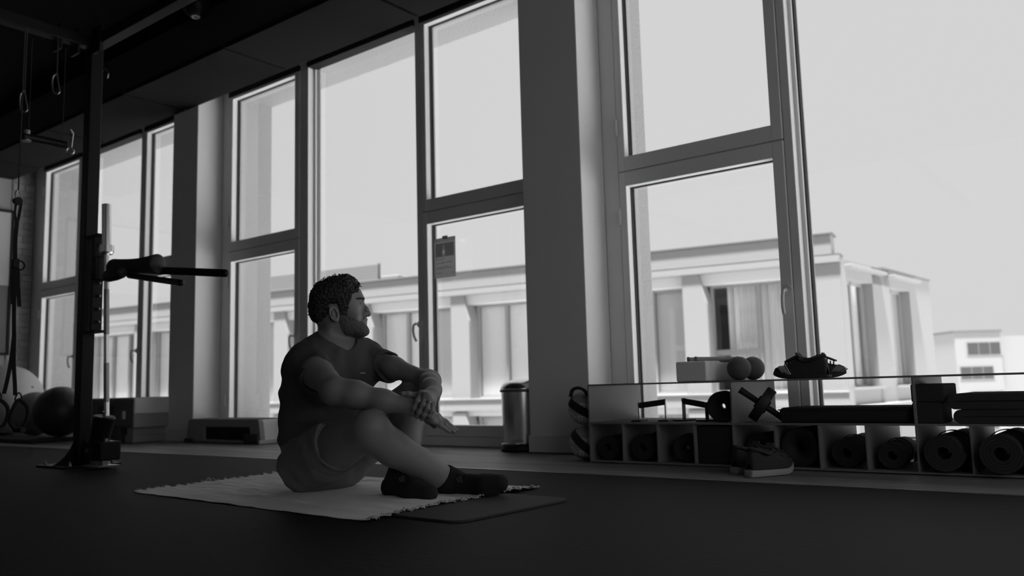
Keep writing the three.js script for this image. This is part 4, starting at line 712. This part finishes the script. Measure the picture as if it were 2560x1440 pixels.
  const bodyF = (x, y, z) => {
    let d = trunk(x, y, z);
    if (y > 0.48) { d = smin(d, neck(x, y, z), 0.03); const hd = headF(x, y, z); d = smin(d, hd, 0.022); }
    const legs = Math.min(smin(rLeg(x, y, z), d, 0.03), smin(lLeg(x, y, z), d, 0.03));
    d = Math.min(legs, smin(d, rArm(x, y, z), 0.025), smin(d, lArm(x, y, z), 0.025));
    if (y < 0.2) d = Math.min(d, smin(rFoot(x, y, z) + 0.003, rLeg(x, y, z), 0.02), smin(lFoot(x, y, z) + 0.003, lLeg(x, y, z), 0.02));
    if (nearHand(x, y, z) < 0.1) d = Math.min(d, armsF(x, y, z));
    return d;
  };
  const skinM = new THREE.MeshPhysicalMaterial({ color: new THREE.Color().setRGB(0.23, 0.23, 0.23), roughness: 0.5, sheen: 0.15 });
  const inHead = (x, y, z) => y > 0.585, inHand = (x, y, z) => x > -2.16 && x < -1.96 && y > 0.215 && y < 0.42 && z > -2.27 && z < -2.06;
  const gBody = surface(bodyF, [-2.86, -0.01, -2.5], [-1.8, 0.62, -1.86], 0.0075, (x, y, z) => !(y > 0.592) && !(x > -2.155 && x < -1.962 && y > 0.22 && y < 0.415 && z > -2.265 && z < -2.065));
  const gHead = surface(bodyF, [-2.74, 0.575, -2.36], [-2.42, 0.86, -2.02], 0.003, (x, y, z) => y > 0.584);
  const gHand = surface(bodyF, [-2.165, 0.21, -2.275], [-1.952, 0.425, -2.055], 0.0026);
  part('body', joined([gBody, gHead, gHand]), skinM);
  // eyes
  for (const s of [1, -1]) { const c = fromHead(0.0838, 0.0405, s * 0.0315), g = new THREE.SphereGeometry(0.0118, 24, 16); g.translate(...c); part('eye', g, M(0.3, 0.15)); const p = new THREE.SphereGeometry(0.0062, 18, 12); const e = fromHead(0.0912, 0.0405, s * 0.031); p.translate(...e); part('iris', p, M(0.03, 0.1)); }

  // shirt
  const cut = (p, n) => { const L = Math.hypot(...n), a = n.map((q) => q / L); return (x, y, z) => (x - p[0]) * a[0] + (y - p[1]) * a[1] + (z - p[2]) * a[2]; };
  const sub3 = (a, b) => [a[0] - b[0], a[1] - b[1], a[2] - b[2]];
  const rS = mix(J.rSh, J.rEl, 0.47), lS = mix(J.lSh, J.lEl, 0.40);
  const sleeveR = cap(off(J.rSh, -0.005, 0.0, -0.02), off(mix(J.rSh, J.rEl, 0.55), 0, -0.012, 0), 0.07, 0.07), sleeveL = cap(off(J.lSh, -0.005, 0.0, 0.02), off(mix(J.lSh, J.lEl, 0.5), 0, -0.006, 0), 0.064, 0.058);
  const endR = cut(off(rS, 0, 0, 0), [...sub3(J.rEl, J.rSh)]), endL = cut(lS, [0.9, 0.1, 0.25]);
  const holeR = cap(mix(J.rSh, J.rEl, 0.28), mix(J.rSh, J.rEl, 0.7), 0.0585, 0.0585), holeL = cap(mix(J.lSh, J.lEl, 0.22), mix(J.lSh, J.lEl, 0.6), 0.05, 0.05);
  const neckHole = ell([-2.565, 0.590, -2.184], [0.078, 0.086, 0.072]);
  const collarPlane = cut([-2.60, 0.572, -2.19], [0.62, 1, 0.05]);
  const folds = (x, y, z) => {
    const w = Math.exp(-Math.pow((y - 0.3) / 0.13, 2));
    return 0.006 * N3(x * 9 + 3, y * 16, z * 9) + 0.009 * w * Math.sin(y * 62 + 9 * (x + 2.6) + 3 * N3(x * 6, y * 5, z * 6)) * (0.4 + 0.6 * N3(x * 5, y * 4 + 7, z * 5)) + 0.003 * N3(x * 30, y * 22, z * 30) + 0.0065 * Math.exp(-Math.pow((y - 0.47) / 0.06, 2)) * Math.sin(58 * (z + 0.5 * y) + 4 * N3(x * 4, y * 4, z * 4)) * Math.max(0, Math.min(1, (x + 2.58) * 14));
  };
  const shirtTrunk = (x, y, z) => trunk(x, y, z) - 0.010 - 0.008 * Math.max(0, 1 - Math.abs(y - 0.2) / 0.12);
  const shirtF = (x, y, z) => {
    const fd = folds(x, y, z); let t = shirtTrunk(x, y, z);
    const R = smax(smax(sleeveR(x, y, z), endR(x, y, z), 0.004), -Math.max(holeR(x, y, z), -(endR(x, y, z) + 0.018)), 0.003), L = smax(smax(sleeveL(x, y, z), endL(x, y, z), 0.004), -Math.max(holeL(x, y, z), -(endL(x, y, z) + 0.018)), 0.003);
    t = smax(t, endL(x, y, z) > 0.0 && x > -2.53 && z < -2.3 ? endL(x, y, z) - 0.02 : -1, 0.004);
    let d = smin(smin(t, R, 0.025), L, 0.025) + fd;
    d = smax(d, -neckHole(x, y, z), 0.004);
    d = smax(d, 0.118 + 0.16 * (x + 2.78) + 0.006 * Math.sin(x * 60 + z * 40) - y, 0.008);   // hem
    return d;
  };
  const cottonM = new THREE.MeshPhysicalMaterial({ color: new THREE.Color().setRGB(0.07, 0.07, 0.07), roughness: 0.85, sheen: 0.6, sheenRoughness: 0.5 });
  const shirt = part('t_shirt', joined([surface(shirtF, [-2.88, 0.08, -2.47], [-2.40, 0.64, -1.90], 0.005)]), cottonM);
  const march = (f, p, d) => { let q = [...p]; for (let k = 0; k < 400 && f(...q) < 0; k++) q = [q[0] + d[0] * 0.0008, q[1] + d[1] * 0.0008, q[2] + d[2] * 0.0008]; return q; };
  { // small pale print on the chest
    const gp = []; for (let k = 0; k < 9; k++) { const z = -2.222 - k * 0.0038, q = march(shirtF, [-2.64, 0.452, z], [1, 0, 0]); gp.push(new THREE.BoxGeometry(0.001, k % 3 === 1 ? 0.0055 : 0.004, 0.0026).translate(q[0] + 0.0004, q[1], q[2])); }
    const print = new THREE.Mesh(joined(gp.map((g) => g.toNonIndexed())), M(0.4, 0.8)); print.geometry.translate(-ORG[0], -ORG[1], -ORG[2]); print.name = 'chest_print'; shirt.add(print);
  }
  // shorts
  const hemAt = (hip, knee, t) => cut(mix(hip, knee, t), sub3(knee, hip));
  const rHem = cut(off(mix(J.rHip, J.rKnee, 0.57), 0, 0, 0), [0.97, 0.12, 0.2]), lHem = hemAt(J.lHip, J.lKnee, 0.62);
  const rTh = cap(off(J.rHip, 0, 0.006, 0), off(mix(J.rHip, J.rKnee, 0.68), 0, 0.028, 0.004), 0.113, 0.104), lTh = cap(J.lHip, mix(J.lHip, J.lKnee, 0.7), 0.108, 0.094);
  const rIn = cap(off(mix(J.rHip, J.rKnee, 0.36), 0, 0.018, 0), off(mix(J.rHip, J.rKnee, 0.9), 0, 0.034, 0), 0.097, 0.096), lIn = cap(mix(J.lHip, J.lKnee, 0.45), mix(J.lHip, J.lKnee, 0.9), 0.084, 0.084);
  const seat = ell([-2.652, 0.094, ZC], [0.128, 0.108, 0.185]);
  const shortsF = (x, y, z) => {
    const w = 0.008 * N3(x * 10, y * 10, z * 10 + 4) + 0.011 * Math.sin(46 * (x * 0.6 + y * 0.8) + 5 * N3(x * 5, y * 5, z * 5)) * Math.max(0, N3(x * 4 + 2, y * 4, z * 4)) + 0.0035 * N3(x * 26, y * 26, z * 26);
    const R = smax(smax(rTh(x, y, z), rHem(x, y, z), 0.004), -Math.max(rIn(x, y, z), -(rHem(x, y, z) + 0.03)), 0.003), L = smax(smax(lTh(x, y, z), lHem(x, y, z), 0.004), -Math.max(lIn(x, y, z), -(lHem(x, y, z) + 0.02)), 0.003);
    let d = smin(smin(seat(x, y, z), trunk0(x, y, z) - 0.012, 0.03), smin(R, L, 0.01), 0.03) + w;
    d = smax(d, y - 0.20 - 0.25 * (x + 2.7), 0.006);
    d = smax(d, 0.0055 - y, 0.006);
    d = smax(d, -(x + 2.83), 0.01);
    return d;
  };
  part('shorts', joined([surface(shortsF, [-2.86, 0.0, -2.48], [-2.18, 0.42, -1.87], 0.005)]), new THREE.MeshPhysicalMaterial({ color: new THREE.Color().setRGB(0.2, 0.2, 0.2), roughness: 0.9, sheen: 0.2 }));
  // socks
  const sockM = M(0.012, 0.95);
  const sock = (ft, lg, ank, knee, lo, hi) => { const top = cut(mix(ank, knee, 0.10), sub3(knee, ank)); return surface((x, y, z) => smax(smax(smin(ft(x, y, z), lg(x, y, z), 0.025) - 0.003 + 0.0012 * N3(x * 40, y * 40, z * 40), top(x, y, z), 0.004), 0.0085 - y, 0.004), lo, hi, 0.004); };
  part('sock', joined([sock(rFoot, rLeg, J.rAnk, J.rKnee, [-2.15, 0, -2.40], [-1.80, 0.17, -2.23])]), sockM);
  part('sock', joined([sock(lFoot, lLeg, J.lAnk, J.lKnee, [-2.31, 0, -2.26], [-1.97, 0.17, -2.07])]), sockM);

  // pale emblem of three slanting bars on each sock
  for (const [ft, cx, cz, cy] of [[rFoot, -2.025, -2.30, 0.05], [lFoot, -2.165, -2.155, 0.06]]) { const gp = []; for (let k = 0; k < 3; k++) for (let m = 0; m < 5 + 2 * k; m++) { const q = march((x, y, z) => ft(x, y, z) - 0.004, [cx + k * 0.009 - m * 0.002, cy - 0.008 + m * 0.003, cz], [0.3, 0.3, 0.9]); gp.push(new THREE.BoxGeometry(0.0036, 0.0024, 0.001).toNonIndexed().translate(...q)); } const m = new THREE.Mesh(joined(gp), M(0.16, 0.9)); m.geometry.translate(-ORG[0], -ORG[1], -ORG[2]); m.name = 'emblem'; man.children.filter((c) => c.name.startsWith('sock'))[ft === rFoot ? 0 : 1].add(m); }
  // hair: a rough cap with curled locks; beard close to the jaw
  const hairline = (f, u, l) => { const al = Math.abs(l); // positive where hair grows: forehead edge, temple, sideburn, round the ear, nape
    const front = u > 0.085 ? 0.094 - 0.22 * Math.max(0, al - 0.012) - f + (u > 0.12 ? 0.012 : 0) : 0.052 + 0.018 * Math.max(0, Math.min(1, (u - 0.03) / 0.05)) - f;
    const bottom = u - (f > 0.022 ? -0.012 : f > -0.022 ? 0.036 - (f > 0.008 ? (f - 0.008) * 3.4 : 0) : f > -0.03 ? 0.036 - (-0.022 - f) * 9.5 : -0.040);
    return Math.min(front, bottom); };
  const hairF = (x, y, z) => { const [f, u, l] = toHead(x, y, z); const k = hairline(f, u, l); const grow = Math.max(-0.012, Math.min(1, k / 0.02)); const th = 0.004 + 0.006 * Math.max(0, Math.min(1, (u + 0.02) / 0.16)) + 0.010 * Math.max(0, Math.min(1, (f - 0.0) / 0.05)) * Math.min(1, Math.max(0, (u - 0.09) / 0.04));
    const n = 0.0042 * N3(x * 75, y * 75, z * 75) + 0.003 * N3(x * 140, y * 140, z * 140 + 5);
    return skull(f, u, l) - (grow < 0 ? grow * 0.5 - 0.004 : th * grow) + n * Math.max(0.2, Math.min(1, grow)); };
  const hairM = M(0.03, 0.6, {}), gs = [surface(hairF, [-2.74, 0.6, -2.36], [-2.44, 0.88, -2.0], 0.0028)];
  { let made = 0, guard = 0; seed = 777; const add1 = [];
    while (made < 1100 && guard++ < 40000) { const a = rnd() * 6.283, e = Math.asin(rnd() * 1.5 - 0.5), f0 = Math.cos(e) * Math.cos(a), u0 = Math.sin(e), l0 = Math.cos(e) * Math.sin(a); let r = 0.05; for (let q = 0; q < 40; q++) { if (skull(f0 * r, 0.055 + u0 * r, l0 * r) > 0) break; r += 0.003; }
      const f = f0 * r, u = 0.055 + u0 * r, l = l0 * r, k = hairline(f, u, l); if (k < 0.004 || (made > 800 && f < 0.02)) continue; made++;
      const top = Math.max(0, Math.min(1, (u - 0.06) / 0.08)) * (0.6 + 0.4 * Math.max(0, Math.min(1, (f + 0.05) / 0.1))), len = (0.005 + 0.017 * top) * (0.55 + 0.75 * rnd()), R = 0.003 + 0.0045 * top * rnd(); const ph = rnd() * 6.28, pts = [];
      const t1 = V(-l0, 0, f0).normalize(), nn = V(f0, u0, l0), t2 = nn.clone().cross(t1);
      for (let q = 0; q <= 5; q++) { const s = q / 5, an = ph + s * 3.6; const p = V(f, u, l).addScaledVector(nn, 0.003 + len * s * (1 - 0.35 * s)).addScaledVector(t1, Math.cos(an) * R * s * 1.4 + 0.004 * s).addScaledVector(t2, Math.sin(an) * R * s * 1.4 - 0.003 * s); pts.push(V(...fromHead(p.x, p.y, p.z))); }
      add1.push(new THREE.TubeGeometry(new THREE.CatmullRomCurve3(pts), 7, 0.0011 + 0.0007 * rnd(), 4)); }
    gs.push(...add1); }
  part('hair', joined(gs.map((g) => { const q = g.index ? g.toNonIndexed() : g; return q; })), hairM);
  const beardF = (x, y, z) => { const [f, u, l] = toHead(x, y, z), al = Math.abs(l);
    const cheek = 0.012 - 0.5 * Math.max(0, f - 0.015) + (f > 0.1 ? 0.034 * Math.min(1, (f - 0.1) / 0.012) : 0) - u;         // upper edge falls towards the mouth, rises over the lip
    const back = f - 0.012 + 0.0 * u - 0.25 * Math.max(0, -u - 0.03), low = u + 0.093, mouth = f > 0.098 ? Math.hypot((u + 0.0255) * 1.0, Math.max(0, al - 0.014)) - 0.0085 : 1, lip = f > 0.1 ? 0.0 : 1;
    void lip; const k = Math.min(cheek, back, low, mouth), grow = Math.max(-1, Math.min(1, k / 0.02)); const th = 0.0025 + 0.0065 * Math.max(0, Math.min(1, (-u - 0.03) / 0.05)) * Math.max(0.15, Math.min(1, (f - 0.01) / 0.08)) + (u > -0.02 && f > 0.1 ? 0.002 : 0);
    let d = skull(f, u, l); for (const [q, kk] of add) d = smin(d, q(f, u, l), kk);
    return d - (grow < 0 ? grow * 0.008 : th * grow) + 0.0016 * N3(x * 160, y * 160, z * 160) + 0.0012 * N3(x * 320, y * 320, z * 320); };
  part('beard', joined([surface(beardF, [-2.62, 0.575, -2.34], [-2.44, 0.70, -2.06], 0.0026)]), M(0.1, 0.75));
  for (const s of [1, -1]) { const g = []; for (let k = 0; k < 90; k++) { const t = k / 89, u = 0.0615 + 0.004 * Math.sin(t * 2.6) - 0.005 * t + 0.004 * (rnd() - 0.5) * (1 - 0.5 * t), l = s * (0.009 + 0.042 * t); const dir = [fx, 0, fz], at2 = (dl, du, lift) => { const q = march(headF, fromHead(0.03, u + du, l + s * dl), dir); return V(q[0] + dir[0] * lift, q[1], q[2] + dir[2] * lift); };
    g.push(new THREE.TubeGeometry(new THREE.CatmullRomCurve3([at2(0, -0.001, 0), at2(0.003, 0.001, 0.0016), at2(0.006, 0.0015, 0.0012)]), 4, 0.0008, 4).toNonIndexed()); } part('eyebrow', joined(g), hairM); }
  // ring on the left hand
  { const a = V(...H.lR), b = V(...H.lR1), d = b.clone().sub(a).normalize(), g = new THREE.TorusGeometry(0.0102, 0.0013, 10, 30); g.scale(1, 1, 1.8); g.applyQuaternion(new THREE.Quaternion().setFromUnitVectors(V(0, 0, 1), d)); const c = a.lerp(b, 0.45); g.translate(c.x, c.y, c.z); part('ring', g, mat.darkSteel); }
  void shirt; void inHead; void inHand;
}
// ------------------------------------------------------------ towel and mat under the man
{
  const s = new THREE.Shape(); const L = 1.05, W = 0.555, r = 0.05;
  s.moveTo(-L, 0); s.lineTo(-r, 0); s.absarc(-r, -0 + r, r, -Math.PI / 2, 0, false); s.lineTo(0, W - r); s.absarc(-r, W - r, r, 0, Math.PI / 2, false); s.lineTo(-L, W); s.closePath();
  const g = new THREE.ExtrudeGeometry(s, { depth: 0.0045, bevelEnabled: true, bevelSize: 0.0015, bevelThickness: 0.0015, bevelSegments: 2, curveSegments: 12 });
  g.rotateX(-Math.PI / 2); g.translate(0, 0.0015, 0);
  const m = obj('exercise_mat', [g], M(0.035, 0.8, { bumpMap: rubberTex, bumpScale: 0.0008 }));
  m.position.set(-1.632, 0, -1.826); m.rotation.y = -0.035;
  tag(m, 'thin dark exercise mat with rounded corners sticking out under the towel', 'mat');
  // towel: a wrinkled sheet between its four corners, lying over the mat
  const A = [-3.338, -1.787], B = [-1.895, -1.720], C2 = [-1.918, -2.605], D = [-3.42, -2.60], nu = 220, nv = 120;
  const P = [], I = [], UV = [];
  const at = (u, v) => { const x = (A[0] * (1 - u) + B[0] * u) * (1 - v) + (D[0] * (1 - u) + C2[0] * u) * v, z = (A[1] * (1 - u) + B[1] * u) * (1 - v) + (D[1] * (1 - u) + C2[1] * u) * v; return [x, z]; };
  const hgt = (x, z, u, v) => {
    let h = 0.0035; const onMat = x > -2.68 && z < -1.84 ? 1 : 0; h += 0.0065 * Math.max(0, Math.min(1, (x + 2.72) / 0.06)) * Math.max(0, Math.min(1, (-1.79 - z) / 0.07)); void onMat;
    const w = N3(x * 3.1, z * 7, 2.2), w2 = N3(x * 7, z * 19, 5.1); const calm = 1 - 0.85 * Math.exp(-((x + 2.55) ** 2 / 0.06 + (z + 2.17) ** 2 / 0.06));
    h += calm * (0.010 * Math.max(0, w) + 0.008 * Math.max(0, w2) + 0.006 * Math.max(0, N3(x * 4, z * 34, 9.3)) + 0.008 * Math.pow(Math.max(0, 1 - Math.abs(v - 0.16 - 0.05 * Math.sin(u * 6)) * 22), 2) * Math.max(0, Math.sin(u * 3.4 - 0.2)) + 0.005 * Math.pow(Math.max(0, 1 - Math.abs(v - 0.36 - 0.04 * Math.sin(u * 5 + 2)) * 26), 2));
    h = 0.0035 + (h - 0.0035) * (0.25 + 0.75 * Math.min(1, Math.min(v, 1 - v) / 0.1)); const e = Math.min(u * 1.44, (1 - u) * 1.44); if (e < 0.035) h += (0.035 - e) / 0.035 * 0.006 * (0.5 + 0.5 * Math.sin(v * 0.885 / 0.026 * Math.PI * 2 * 0.5 + 3 * N3(v * 9, u * 3, 1)));
    return h; };
  for (const side of [0, 1]) for (let j = 0; j <= nv; j++) for (let i = 0; i <= nu; i++) {
    const u = i / nu, v = j / nv; let [x, z] = at(u, v); const ed = Math.max(0, 1 - Math.min(u, 1 - u) * 60); x += (u > 0.5 ? 1 : -1) * ed * 0.010 * Math.sin(v * 0.885 / 0.03 * Math.PI * 2); const ez = Math.max(0, 1 - Math.min(v, 1 - v) * 40); z += ez * 0.003 * Math.sin(u * 50 + 3 * N3(u * 9, v, 2)) + 0.004 * N3(u * 4, v * 4, 3);
    P.push(x, hgt(x, z, u, v) - side * 0.0022, z); UV.push(x, z);
  }
  const n1 = (nu + 1) * (nv + 1), ix = (i, j, s2) => s2 * n1 + j * (nu + 1) + i;
  for (let j = 0; j < nv; j++) for (let i = 0; i < nu; i++) { const a = ix(i, j, 0), b = ix(i + 1, j, 0), c = ix(i + 1, j + 1, 0), d = ix(i, j + 1, 0); I.push(a, b, c, a, c, d); const e = ix(i, j, 1), f = ix(i + 1, j, 1), q = ix(i + 1, j + 1, 1), k = ix(i, j + 1, 1); I.push(e, q, f, e, k, q); }
  const rim = []; for (let i = 0; i < nu; i++) rim.push([i, 0, i + 1, 0]); for (let j = 0; j < nv; j++) rim.push([nu, j, nu, j + 1]); for (let i = nu; i > 0; i--) rim.push([i, nv, i - 1, nv]); for (let j = nv; j > 0; j--) rim.push([0, j, 0, j - 1]);
  for (const [a, b, c, d] of rim) I.push(ix(a, b, 0), ix(a, b, 1), ix(c, d, 1), ix(a, b, 0), ix(c, d, 1), ix(c, d, 0));
  const tg = new THREE.BufferGeometry(); tg.setAttribute('position', new THREE.Float32BufferAttribute(P, 3)); tg.setAttribute('uv', new THREE.Float32BufferAttribute(UV, 2)); tg.setIndex(I); tg.computeVertexNormals();
  const o = thing('towel', 'pale woven towel with scalloped ends spread under the seated man', 'towel');
  const tm = new THREE.Mesh(tg, M(0.85, 0.95, { bumpMap: clothTex, bumpScale: 0.0012, side: THREE.DoubleSide })); tm.name = 'cloth'; tm.castShadow = tm.receiveShadow = true; o.add(tm);
  // short tufts along both ends
  const tufts = []; seed = 4242;
  for (const u of [0, 1]) for (let k = 0; k < 90; k++) { const v = (k + rnd()) / 90; const [x, z] = at(u, v), y = hgt(x, z, u, v), d = u ? 1 : -1, l = 0.004 + 0.007 * rnd(), up = 0.002 + 0.008 * rnd() * rnd(); tufts.push(new THREE.TubeGeometry(new THREE.CatmullRomCurve3([V(x - d * 0.004, y, z), V(x + d * l * 0.5, Math.max(0.002, y + up), z + (rnd() - 0.5) * 0.01), V(x + d * l, Math.max(0.0015, y - 0.002), z + (rnd() - 0.5) * 0.016)]), 4, 0.0012, 4)); }
  for (const v of [0.45]) { const [x, z] = at(0, v); for (let k = 0; k < 5; k++) { const a = rnd() * 6.28; tufts.push(new THREE.TubeGeometry(new THREE.CatmullRomCurve3([V(x, 0.006, z), V(x + 0.01 * Math.cos(a), 0.02 + 0.006 * rnd(), z + 0.012 * Math.sin(a)), V(x + 0.02 * Math.cos(a), 0.006, z + 0.02 * Math.sin(a))]), 6, 0.0018, 5)); } }
  const f = obj('fringe', tufts, M(0.5, 0.95), o); f.userData.kind = 'stuff';
}
renderer.render(scene, camera);
